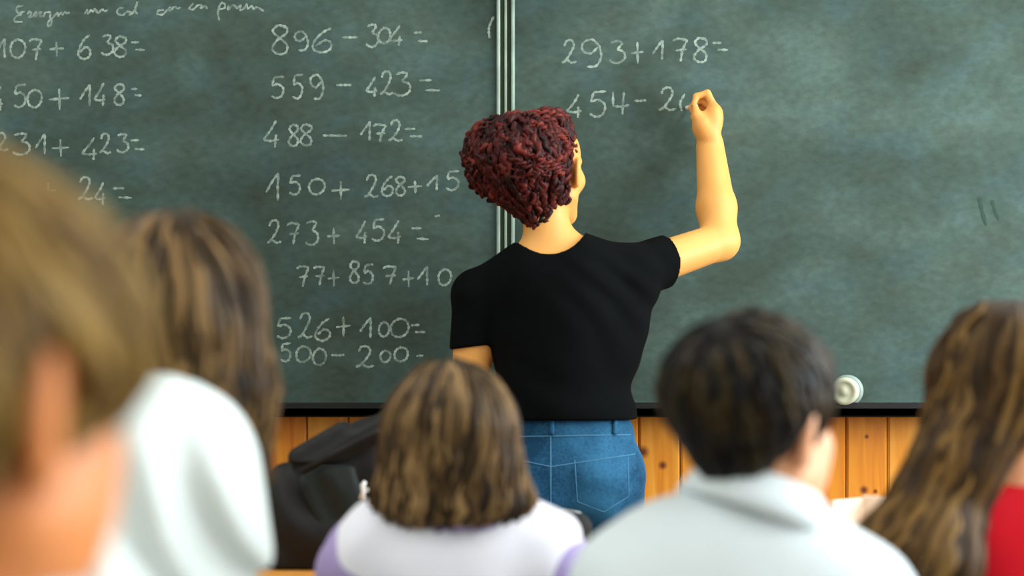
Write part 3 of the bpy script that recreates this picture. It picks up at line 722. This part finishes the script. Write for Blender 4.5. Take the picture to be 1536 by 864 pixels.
# hair
hair_red = hair_mat('dark_red_curls', srgb(18,5,6), srgb(62,16,15), srgb(118,44,34), 0.5, 0.2)
Yh = YT-0.03
pr = [Ell(q(778,236,Yh), (.112,.11,.09), rot(roll=6)), Ell(q(800,252,Yh+.02), (.082,.10,.10)), Ell(q(826,205,Yh+.03), (.045,.07,.055)), Ell(q(745,235,Yh), (.06,.08,.075)),
      Cone(q(792,280,Yh), q(805,326,Yh-.002), .068, .022), Cone(q(830,270,Yh+.01), q(834,292,Yh+.01), .03, .02)]
ear = hc+hR@np.array([.08,-.01,-.006]); fwd = hR[:,1]
subs = [Ell(ear+hR@np.array([.014,.012,-.006]), (.036,.030,.040), hR), Ell(hc+hR@np.array([0,.125,-.05]), (.10,.075,.11), hR), Ell(hc+hR@np.array([.07,.095,-.01]), (.045,.055,.07), hR)]
S, base = hair_shape(pr, .0035, subs, k=.03, bump=lambda X,Y,Z: 0.0045*(np.sin(X*150+2*np.sin(Z*60))*np.sin(Z*140+1.5*np.sin(X*70))*np.sin(Y*130)))
crown = q(770, 200, Yh-.02)
def flow_t(p):
    d = p-crown; d /= np.linalg.norm(d, axis=1)[:,None]+1e-9; return d*0.5+np.array([0.25,0,-.7])
facecut = lambda p: ((p-hc)@hR[:,1] < 0.045)
av = [(ear+hR@np.array([.012,.006,-.004]), .042), (hc+hR@np.array([.08,.08,-.01]), .052)]
sets = [locks(S, base[0], 950, flow_t, .07, .0055, (0.0005,.005), 18, wave=.0032, waven=2.6, tone=(.0,.75), keep=facecut, flat=.85, avoid=av),
        locks(S, base[0], 150, flow_t, .035, .007, (0.003,.009), 12, wave=.006, waven=1.2, tone=(.1,.9), keep=facecut, flat=.9, gravity_tail=.4, avoid=av)]
topright = lambda p: (p[:,0] > q(800,0)[0]) & (p[:,2] > q(0,270)[2]) & facecut(p)
flow_r = lambda p: np.tile([-1.0,-.2,.35], (len(p),1))
sets.append(locks(S, base[0], 46, flow_r, .075, .0068, (0.004,.007), 18, tone=(.4,1.0), keep=topright, flat=.9, twist=2.2, avoid=av))
hair_obj('hair', base, sets, hair_red, root, .12, 'dark red curly twisted hair')
# chalk in her fingers
a = pinch+np.array([.002,.006,.0]); e = P(1030, 162, YB-0.0015)
b = MB(); b.tube([a, a+(e-a)*.5, a+(e-a)*.95, e], [.0058,.0058,.0056,.004], 12)
tag(b.build('chalk_stick', M['chalk_solid'], smooth=True, origin=e), 'white stick of chalk held in the writing hand', 'chalk')

# ------------------------------------------------------------------ pupils
def child(label, hc, hR, s, shL, shR, hipc, shirt, skin, back=.085, bulge=.0, sleeve=None, folds=None, lean=None, nh=(.05,.075), neckhole=True, extra=()):
    hc = np.array(hc); floor = 0.0
    root = empty('person', (hipc[0], hipc[1], 0), label, 'person')
    nb = (shL+shR)/2+np.array([0,0,.012]); w2 = np.linalg.norm(shR-shL)/2; ux = (shR-shL)/(2*w2)
    chest = (shL+shR)/2*.62+hipc*.38; waist = (shL+shR)/2*.3+hipc*.7
    RT = np.stack([ux, np.cross([0,0,1.0], ux), [0,0,1.0]], 1)
    torso = [(Ell(chest, (w2*.98, back, .15), RT), .05), (Ell(waist, (w2*.86, back*.95, .16), RT), .06), (Cone(nb+ux*-w2*.55-[0,0,.02], nb+ux*w2*.55-[0,0,.02], .052), .05),
             (Cone(nb-[0,0,.015], shL, .045, .046), .05), (Cone(nb-[0,0,.015], shR, .045, .046), .05)]
    nk = [(Cone(nb-[0,0,.02], hc+hR@(np.array([0,-.02,-.05])*s), .046*s+.002, .045*s), .03)]
    el = [shL+ux*-.02+[0,.04,-.21], shR+ux*.02+[0,.04,-.21]]
    wr = [np.array([el[0][0]+.05, el[0][1]+.27, el[0][2]+.04]), np.array([el[1][0]-.05, el[1][1]+.27, el[1][2]+.04])]
    for i in (0,1):
        if wr[i][2] < .81: wr[i][2] = .81
        if el[i][2] < .82: el[i][2] = .82
    arms = [(Cone(shL, el[0], .043, .034), .03), (Cone(shR, el[1], .043, .034), .03), (Cone(el[0], wr[0], .034, .022), .02), (Cone(el[1], wr[1], .034, .022), .02)]
    ps = torso+nk+arms; lo, hi = bounds([p for p, k in ps]+list(extra), .03); lo2 = lo-[.1,.02,.05]; hi2 = hi+[.1,.12,.0]
    hi2 = np.maximum(hi2, hc+.125*s); lo2 = np.minimum(lo2, hc-.115*s)
    S = Sdf(lo2, hi2, .0042)
    for p, k in ps: S.add(p, k)
    head(S, hc, hR, s, True)
    for i, sg in ((0,1),(1,-1)): hand(S, wr[i], (sg*.25,1,0), (0,0,-1), (sg,0,0), .8, [(8,12,8)]*4)
    V, Q = S.mesh(1); mesh_obj('body', V, Q, skin, root); eyes(hc, hR, s, root)
    S = Sdf(lo2-.02, hi2+.02, .0045)
    for p, k in torso: S.add(p, k, .012+bulge)
    for p, k in ([] if sleeve else arms[:2]): S.add(p, .045, .013+bulge)
    for p, k in ([] if sleeve else arms[2:]): S.add(Cone(p.a, p.a+(p.b-p.a)*.85, p.ra, p.rb+.004), .02, .011+bulge*.5)
    for p in extra: S.add(p, .05)
    if folds: S.disp(folds)
    if neckhole: S.sub(Cone(nb+[0,.03,.0], nb+[0,.04,.14], nh[0], nh[1]), .006)
    S.cut(hipc-[0,0,.03], (0,0,-1)); V, Q = S.mesh(2)
    sh = mesh_obj('shirt', V, Q, shirt, root)
    if sleeve: 
        S2 = Sdf(lo2-.02, hi2+.02, .0045)
        for j in (0,1):
            a, e = arms[j][0].a, arms[j][0].b
            S2.add(Cone(a+(e-a)*.15, e, .054, .048), .02, .017+bulge)
            S2.add(Cone(e, e+(wr[j]-e)*.85, .046, .034), .02, .008)
        V, Q = S2.mesh(2); mesh_obj('sleeve', V, Q, sleeve, root, label='lavender shirt sleeves below a white smock')
    # trousers and shoes
    kn = [np.array([hipc[0]-.065, hipc[1]+.34, .43]), np.array([hipc[0]+.065, hipc[1]+.34, .43])]; hp = [hipc+[-.07,0,-.03], hipc+[.07,0,-.03]]
    an = [k+[0,-.04,-.36] for k in kn]
    pl = [Ell(hipc, (w2*.95, .10, .09))]+[Cone(hp[i], kn[i], .072, .052) for i in (0,1)]+[Cone(kn[i], an[i], .052, .042) for i in (0,1)]
    l2, h2 = bounds(pl, .02); S = Sdf(l2, h2, .007)
    for p in pl: S.add(p, .03)
    S.cut((0,0,.05), (0,0,-1)); V, Q = S.mesh(2); mesh_obj('trousers', V, Q, M['dark_trousers'], root)
    for a in an:
        S = Sdf(a-[.07,.11,.09], a+[.07,.2,.08], .005); S.add(Cone(a+[0,-.02,-.035], a+[0,.12,-.042], .04, .03), .02); S.add(Cone(a+[0,0,-.01], a+[0,0,.02], .042), .03)
        S.cut((0,0,.001), (0,0,-1)); V, Q = S.mesh(1); mesh_obj('shoe', V, Q, M['shoe'], root)
    return root, nb

# boy in the white collared shirt
Yb = 1.46; q = lambda px, py, Y=Yb: P(px, py, Y)
hc = q(1132, 634, Yb+.01); hR = rot(yaw=44, pitch=-4, roll=8); s = .92
boy, nb = child('boy with short dark brown hair in a white collared shirt, head turned right', hc, hR, s, q(960,896), q(1268,912), np.array([q(1120,0)[0], Yb-.03, .50]), M['white_shirt'], M['skin_child'], back=.10, bulge=.006, nh=(.03,.045),
   extra=[Cone(q(1105,800), q(1140,800), .055), Cone(q(1030,834,Yb-.01), q(1190,850,Yb-.01), .05), Cone(q(985,828), q(950,872), .03, .04), Cone(q(1225,858), q(1285,900), .03, .035)])
pr = [skull(hc, hR, s, .004), Ell(q(1114,590,Yb-.008), (.073,.088,.067)), Ell(q(1108,566,Yb), (.066,.080,.050)), Ell(q(1190,582,Yb+.045), (.034,.05,.052)), Cone(q(1080,600,Yb-.03), q(1078,678,Yb-.035), .055, .024), Cone(q(1115,620,Yb-.035), q(1125,672,Yb-.04), .048, .026)]
ear = hc+hR@(np.array([.08,-.012,-.004])*s)
subs = [Ell(ear+hR@np.array([.014,.004,-.010]), (.032,.026,.040), hR), Ell(hc+hR@np.array([.0,.10,-.058]), (.085,.062,.085), hR), Ell(hc+hR@np.array([.07,.01,-.066]), (.036,.078,.058), hR)]
S, base = hair_shape(pr, .0035, subs, k=.025)
crown = q(1085, 500, Yb-.05)
def flow_b(p):
    d = p-crown; d /= np.linalg.norm(d, axis=1)[:,None]+1e-9; return d*.9+np.array([.15,.1,-.55])
hb = hair_mat('dark_brown_hair', srgb(5,4,3), srgb(17,13,8), srgb(70,57,26), 0.48, 0.16)
hair_obj('hair', base, [locks(S, base[0], 900, flow_b, .065, .0042, (0,.004), 12, wave=.0015, waven=1, tone=(.0,.75)), locks(S, base[0], 260, flow_b, .05, .003, (.002,.006), 10, wave=.002, tone=(.3,1.0), keep=lambda p: p[:,2] > hc[2]+.02)], hb, boy, .1)
def collar(nbp, rx, ry, tilt, h, m, root, name='collar', drop=.034, c0=None):
    V = []; F = []; n = 40; prof = [(0.0,0.0),(.003,h*.6),(.004,h),(.009,h+.003),(.014,h-.002),(.020,h-drop*.6),(.026,h-drop),(.023,h-drop-.002),(.010,h-drop*.6)]
    for i in range(n+1):
        a = math.radians(-250+320*i/n)           # open at the front
        for (o, z) in prof: V.append([(rx+o)*math.cos(a), (ry+o)*math.sin(a), z])
    k = len(prof)
    for i in range(n):
        for j in range(k-1): F.append((i*k+j, (i+1)*k+j, (i+1)*k+j+1, i*k+j+1))
    V = np.array(V) @ np.array(tilt).T + nbp
    me = mesh_obj(name, V, F, m, root, True); md = me.modifiers.new('thickness', 'SOLIDIFY'); md.thickness = .003; return me
collar(q(1128,772,Yb+.002), .054, .054, rot(pitch=-10, roll=20), .032, M['white_shirt'], boy, drop=.032)

# girl with shoulder-length hair in the middle
Yg = 1.85; q = lambda px, py, Y=Yg: P(px, py, Y)
hc = q(678, 672); hR = rot(yaw=-4, pitch=-4); s = .88
def gfold(X, Y, Z): return .003*np.sin(X*70+14*Z+2*np.sin(Z*25))*np.exp(-((Z-.86)**2)/.01)+0*Y
girl, nb = child('girl with shoulder-length brown hair in a white smock over lavender sleeves', hc, hR, s, q(568,846), q(796,846), np.array([q(680,0)[0], Yg-.02, .48]), M['white_smock'], M['skin_child'], back=.095, bulge=.004, sleeve=M['lavender'], folds=gfold,
   extra=[Cone(q(575,806,Yg-.01), q(785,802,Yg-.01), .040), Cone(q(785,804), q(846,806), .026, .011), Cone(q(570,812), q(525,838), .03, .02)])
pr = [skull(hc, hR, s, .007), Ell(q(672,636), (.068,.088,.076)), Cone(q(645,640,Yg-.02), q(592,752,Yg-.03), .045, .026), Cone(q(708,640,Yg-.02), q(768,752,Yg-.03), .045, .026), Cone(q(675,650,Yg-.045), q(676,752,Yg-.068), .05, .028), Cone(q(640,650,Yg-.04), q(632,752,Yg-.058), .046, .028), Cone(q(708,650,Yg-.04), q(722,752,Yg-.058), .046, .028)]
subs = [Ell(hc+hR@np.array([0,.10,-.05]), (.055,.07,.10), hR)]
S, base = hair_shape(pr, .004, subs, k=.03)
cr_ = q(668, 560, Yg-.02)
def flow_g(p):
    d = p-cr_; d[:,2] *= .3; d /= np.linalg.norm(d, axis=1)[:,None]+1e-9; return d*.35+np.array([0,0,-1.0])
hg = hair_mat('light_brown_hair', srgb(26,18,8), srgb(78,58,30), srgb(160,128,84), 0.5, 0.2)
back_ = lambda p: p[:,1] < Yg+.05
lowk = lambda p: (p[:,1] < Yg+.04) & (p[:,2] < q(0,655)[2])
hair_obj('hair', base, [locks(S, base[0], 1300, flow_g, .11, .0034, (0,.004), 14, wave=.0025, waven=.9, tone=(.0,.8), keep=back_), locks(S, base[0], 420, flow_g, .085, .0036, (.001,.007), 14, wave=.005, waven=1.1, tone=(.0,1.0), keep=lowk, gravity_tail=.7)], hg, girl, .15)
collar(q(690,778,Yg-.005), .055, .05, rot(), .016, M['lavender'], girl, drop=.02)

# girl leaning on the left
Yl = 1.42; q = lambda px, py, Y=Yl: P(px, py, Y)
hc = q(268, 475, Yl+.07); hR = rot(yaw=30, pitch=-22, roll=12); s = .88
def lfold(X, Y, Z):
    d = (X-q(250,0)[0])*.90+(Z-q(0,600)[2])*.42; return .0085*np.sin(d*112+1.3*np.sin((X*.4-Z)*17))*np.clip((q(0,590)[2]-Z)*12, 0, 1)+0*Y
lean, nb = child('girl with long brown hair leaning right in a loose white blouse', hc, hR, s, q(130,735,Yl-.03), q(274,728,Yl-.03), np.array([q(198,0)[0], Yl-.12, .54]), M['blouse'], M['skin_child'], back=.10, bulge=.012, folds=lfold, neckhole=False,
   extra=[Ell(q(224,690,Yl-.06), (.068,.08,.066)), Cone(q(290,712,Yl-.04), q(288,850,Yl-.02), .030, .032), Cone(q(232,640,Yl-.03), q(290,685,Yl-.03), .034, .034), Cone(q(165,800,Yl-.1), q(165,900,Yl-.08), .036, .04), Cone(q(235,620,Yl+.02), q(260,640,Yl), .035)])
pr = [skull(hc, hR, s, .006), Ell(q(265,458,Yl+.05), (.072,.085,.060)), Ell(q(230,445,Yl+.05), (.055,.065,.05)), Cone(q(300,470,Yl+.05), q(346,580,Yl+.05), .058, .04), Cone(q(346,580,Yl+.05), q(376,705,Yl+.06), .036, .016), Cone(q(280,500,Yl+.02), q(300,620,Yl+.03), .06, .05), Cone(q(220,500,Yl+.03), q(210,600,Yl+.04), .05, .04)]
S, base = hair_shape(pr, .004, [Ell(hc+hR@np.array([0,.11,-.05]), (.05,.07,.09), hR)], k=.03)
crl = q(280, 380, Yl+.03)
def flow_l(p):
    d = p-crl; d[:,2] *= .4; d /= np.linalg.norm(d, axis=1)[:,None]+1e-9; return d*.45+np.array([.18,0,-1.0])
hl = hair_mat('brown_hair', srgb(24,17,7), srgb(62,45,21), srgb(146,114,70), 0.5, 0.2)
hair_obj('hair', base, [locks(S, base[0], 1000, flow_l, .14, .004, (0,.005), 16, wave=.003, waven=.8, tone=(.0,.9)), locks(S, base[0], 160, flow_l, .10, .005, (.001,.008), 14, wave=.004, tone=(.2,1.0), gravity_tail=.3, keep=lambda p: p[:,2] < q(0,470)[2])], hl, lean, .15)

# girl in red on the right
Yr = 1.72; kr = 1.12; q = lambda px, py, Y=Yr: P(px, py, Y)
hc = q(1508, 592); hR = rot(yaw=4, pitch=-6); s = .93
rgirl, nb = child('girl with very long brown hair in a red shirt at the right', hc, hR, s, q(1410,822), q(1630,815), np.array([q(1515,0)[0], Yr-.03, .50]), M['red_shirt'], M['skin_child'], back=.095, bulge=.006,
   extra=[Cone(q(1480,780,Yr-.02), q(1590,775,Yr-.02), .045)])
pr = [skull(hc, hR, s, .006), Ell(q(1506,568), (.076,.093,.074)), Cone(q(1480,580,Yr-.01), q(1425,715,Yr-.04), .06, .042), Cone(q(1425,715,Yr-.04), q(1392,850,Yr-.09), .044, .05), Cone(q(1392,850,Yr-.09), q(1385,980,Yr-.09), .05, .04), Cone(q(1372,760,Yr-.04), q(1340,840,Yr-.05), .03, .045), Cone(q(1340,840,Yr-.05), q(1345,930,Yr-.05), .045, .05), Cone(q(1545,600,Yr+.0), q(1568,690,Yr+.02), .045, .03), Cone(q(1500,600,Yr-.05), q(1450,690,Yr-.07), .045, .035)]
S, base = hair_shape(pr, .004, [Ell(hc+hR@np.array([0,.10,-.05]), (.055,.07,.10), hR)], k=.028)
crr = q(1512, 490, Yr-.01)
def flow_r2(p):
    d = p-crr; d[:,2] *= .3; d /= np.linalg.norm(d, axis=1)[:,None]+1e-9; return d*.5+np.array([-.18,0,-1.0])
hr = hair_mat('long_brown_hair', srgb(26,16,6), srgb(66,45,16), srgb(138,106,54), 0.5, 0.2)
hair_obj('hair', base, [locks(S, base[0], 1100, flow_r2, .17, .0042, (0,.005), 18, wave=.003, waven=.9, tone=(.0,.85), keep=lambda p: p[:,1] < Yr+.06), locks(S, base[0], 160, flow_r2, .12, .0045, (.001,.008), 14, wave=.004, tone=(.3,1.0), gravity_tail=.15, keep=lambda p: p[:,1] < Yr+.03)], hr, rgirl, .15)

# nearest child on the left edge
Yf = .66; q = lambda px, py, Y=Yf: P(px, py, Y)
hc = q(-108, 600); hR = rot(yaw=20, pitch=-5, roll=2); s = .97
near, nb = child('nearest child at the left edge with short fair hair and bare ear', hc, hR, s, q(-330,1130), q(170,1130), np.array([q(-70,0)[0], Yf-.03, .50]), M['white_shirt'], M['skin_tan'], back=.095, bulge=.004)
pr = [skull(hc, hR, s, .006), Ell(q(-120,505,Yf-.004), (.082,.095,.080)), Ell(q(38,470,Yf+.02), (.052,.06,.050)), Ell(q(128,530,Yf+.035), (.029,.04,.025)), Cone(q(-110,600,Yf-.05), q(-110,690,Yf-.05), .055, .035)]
ear = hc+hR@(np.array([.08,-.012,-.004])*s)
subs = [Ell(ear+hR@np.array([.014,-.008,-.004]), (.032,.030,.044), hR), Ell(hc+hR@np.array([.06,.05,-.062]), (.05,.05,.05), hR), Ell(hc+hR@np.array([.0,.095,-.05]), (.085,.06,.08), hR), Ell(hc+hR@np.array([.07,.02,-.068]), (.035,.07,.05), hR)]
S, base = hair_shape(pr, .0035, subs, k=.025)
crown = q(-120, 330, Yf-.05)
def flow_f(p):
    d = p-crown; d /= np.linalg.norm(d, axis=1)[:,None]+1e-9; return d*.9+np.array([.2,.1,-.5])
hf = hair_mat('fair_hair', srgb(50,34,8), srgb(104,76,20), srgb(160,130,66), 0.5, 0.2)
hair_obj('hair', base, [locks(S, base[0], 900, flow_f, .06, .0035, (0,.004), 12, wave=.0015, waven=1, tone=(.0,1.0))], hf, near, .3)

# ------------------------------------------------------------------ desks, chairs and things on the desks
DZ = .748
def desk(x0, x1, y0, y1, label):
    t = empty('school_desk', ((x0+x1)/2, (y0+y1)/2, 0), label, 'desk')
    b = MB(); b.box(((x0+x1)/2, (y0+y1)/2, DZ-.012), ((x1-x0)/2, (y1-y0)/2, .012), bev=.004); b.build('desktop', M['desk_wood'], t)
    for x in (x0+.022, x1-.022):
        for y in (y0+.05, y1-.05):
            b = MB(); b.tube([(x,y,0),(x,y,DZ-.024)], .0125, 12); b.build('leg', M['steel'], t, True)
    b = MB()
    for x in (x0+.022, x1-.022): b.tube([(x,y0+.05,DZ-.045),(x,y1-.05,DZ-.045)], .01)
    b.tube([(x0+.022,y1-.05,DZ-.045),(x1-.022,y1-.05,DZ-.045)], .01); b.build('frame_rail', M['steel'], t, True)
    return t
desk(-.95, .26, 2.12, 2.74, 'orange wooden school desk carrying the black backpack')
desk(.13, .45, 1.84, 2.12, 'wooden school desk in front of the boy in the white shirt')
desk(.47, 1.30, 2.1, 2.46, 'wooden school desk in front of the girl in red')
def chair(x, y, sz, label):
    t = empty('school_chair', (x, y, 0), label, 'chair')
    b = MB(); b.box((x, y, sz), (.15, .15, .009), bev=.006); b.build('seat', M['desk_wood'], t)
    b = MB(); b.box((x, y-.185, sz+.24), (.15, .008, .07), bev=.006); b.build('backrest', M['desk_wood'], t)
    for sx in (-1,1):
        b = MB(); b.tube([(x+sx*.13, y+.12, 0), (x+sx*.13, y+.12, sz-.009)], .01, 10); b.build('leg', M['steel'], t, True)
        b = MB(); b.tube([(x+sx*.13, y-.18, 0), (x+sx*.13, y-.14, sz-.009)], .01, 10); b.build('leg', M['steel'], t, True)
        b = MB(); b.tube([(x+sx*.13, y-.15, sz-.01), (x+sx*.13, y-.200, sz+.1), (x+sx*.13, y-.201, sz+.29)], .009, 10); b.build('back_post', M['steel'], t, True)
for r_, hz, lb in ((boy,.50,'wooden school chair under the boy in the white shirt'), (girl,.48,'wooden school chair under the girl in the white smock'), (lean,.54,'wooden school chair under the girl in the white blouse'), (rgirl,.50,'wooden school chair under the girl in red'), (near,.50,'wooden school chair under the nearest child')):
    x_, y_ = r_.location.x, r_.location.y+.02; bpy.context.view_layer.update(); zm = 9
    for c_ in r_.children:
        if c_.name.split('.')[0] in ('trousers', 'shirt'):
            v_ = np.array([c_.matrix_world@v.co for v in c_.data.vertices]); v_ = v_[(abs(v_[:,0]-x_) < .15) & (v_[:,1] < y_+.155) & (v_[:,1] > y_-.16)]; zm = min(zm, v_[:,2].min())
    chair(x_, y_, zm-.0095, lb)

# black backpack
Yk = 2.52; q = lambda px, py, Y=Yk: P(px, py, Y)
t = empty('backpack', (q(520,0)[0], Yk, DZ), 'black backpack standing on the desk behind the middle girl', 'backpack')
tilt = rot(roll=-31)
pr = [RBox(q(535,765,Yk+.02), (.17,.075,.12), rot(roll=-20), .06), RBox(q(585,720,Yk+.02), (.13,.07,.115), tilt, .05), Cone(q(455,800), q(600,820), .068, .07), Cone(q(440,765), q(455,815), .045, .06)]
lo, hi = bounds(pr, .03); S = Sdf(lo, hi, .004)
for p in pr: S.add(p, .05)
S.disp(lambda X, Y, Z: .004*np.sin((X*.8+Z*.7)*55+2*np.sin(X*30))+.003*np.sin(Z*60+X*20)+0*Y)
S.cut((0,0,DZ+.001), (0,0,-1)); V, Q = S.mesh(2); bag = mesh_obj('main_bag', V, Q, M['bag'], t); BS = S
S = Sdf(q(400,700,Yk-.12), q(720,580,Yk+.14), .004)
S.add(RBox(q(535,668,Yk-.01), (.135,.055,.021), tilt, .016), .01); S.add(Cone(q(450,688,Yk-.03), q(515,650,Yk-.03), .022, .022), .02); S.add(Cone(q(540,655,Yk-.04), q(600,622,Yk-.03), .014, .014), .02)
V, Q = S.mesh(2); mesh_obj('flap', V, Q, M['bag'], t)
S = Sdf(q(430,870,Yk-.16), q(640,690,Yk+.1), .004); S.add(RBox(q(508,752,Yk-.055), (.052,.022,.07), rot(roll=-22), .02), .01)
S.disp(lambda X, Y, Z: .003*np.sin(X*90+Z*50)+0*Y); V, Q = S.mesh(2); mesh_obj('front_pocket', V, Q, M['bag_green'], t, label='dark green front pocket')
b = MB(); b.tube([q(452,708,Yk-.075), q(500,682,Yk-.082), q(550,655,Yk-.08), q(592,632,Yk-.07)], [.006]*4, 8); b.build('strap', M['bag'], t, True)
b = MB(); b.tube([q(548,722,Yk-.085), q(544,728,Yk-.087), q(545,738,Yk-.087), q(543,748,Yk-.085)], [.0035,.005,.004,.006], 10); b.box(q(549,735,Yk-.085), (.005,.002,.004), bev=.001); b.build('zip_pull', M['tag'], t, True, 'pale zip pull')

# small things on the desks
def blob(name, prims, m, label, cat, origin, k=.02, extra=None):
    lo, hi = bounds(prims, .02); S = Sdf(lo, hi, .003)
    for p in prims: S.add(p, k)
    S.cut((0,0,DZ+.0005), (0,0,-1)); V, Q = S.mesh(2); t = empty(name, origin, label, cat); mesh_obj('pouch', V, Q, m, t); return t
c = P(846, 812, 2.5); t = blob('pencil_pouch', [RBox((c[0], 2.5, DZ+.048), (.048,.03,.05), rot(roll=6), .026)], M['grey_case'], 'dark grey pencil pouch on the desk right of the girl in the smock', 'pencil case', (c[0], 2.5, DZ))
b = MB(); b.tube([(c[0]-.03,2.5,DZ+.098),(c[0],2.5,DZ+.101),(c[0]+.03,2.5,DZ+.095)], .003, 8); b.build('zip', M['steel'], t, True)
c = P(866, 830, 2.24); t = blob('pencil_case', [RBox((c[0], 2.24, DZ+.034), (.03,.028,.036), None, .016)], M['red_case'], 'small red pencil case on the desk beside the girl in the smock', 'pencil case', (c[0], 2.24, DZ))
b = MB(); b.tube([(c[0]-.022,2.24,DZ+.070),(c[0]+.022,2.24,DZ+.070)], .0025, 8); b.build('zip', M['steel'], t, True)
# open book standing between the boy and the girl in red
Yo = 2.3; c = P(1302, 0, Yo); t = empty('book', (c[0], Yo, DZ), 'pale open book standing on the desk between the boy and the girl in red', 'book')
for sg in (-1,1):
    a = np.array([c[0], Yo+.03, 0]); d = np.array([sg*.066, -.06, 0]); n = np.array([-d[1], d[0], 0])/np.linalg.norm(d)
    R3 = np.stack([d/np.linalg.norm(d), n, [0,0,1]], 1); hh = .068 if sg < 0 else .07
    b = MB(); b.box(a+d/2+[0,0,DZ+hh+.001], (.0445,.003,hh), R3, .001); b.build('page_block', M['paper'], t)
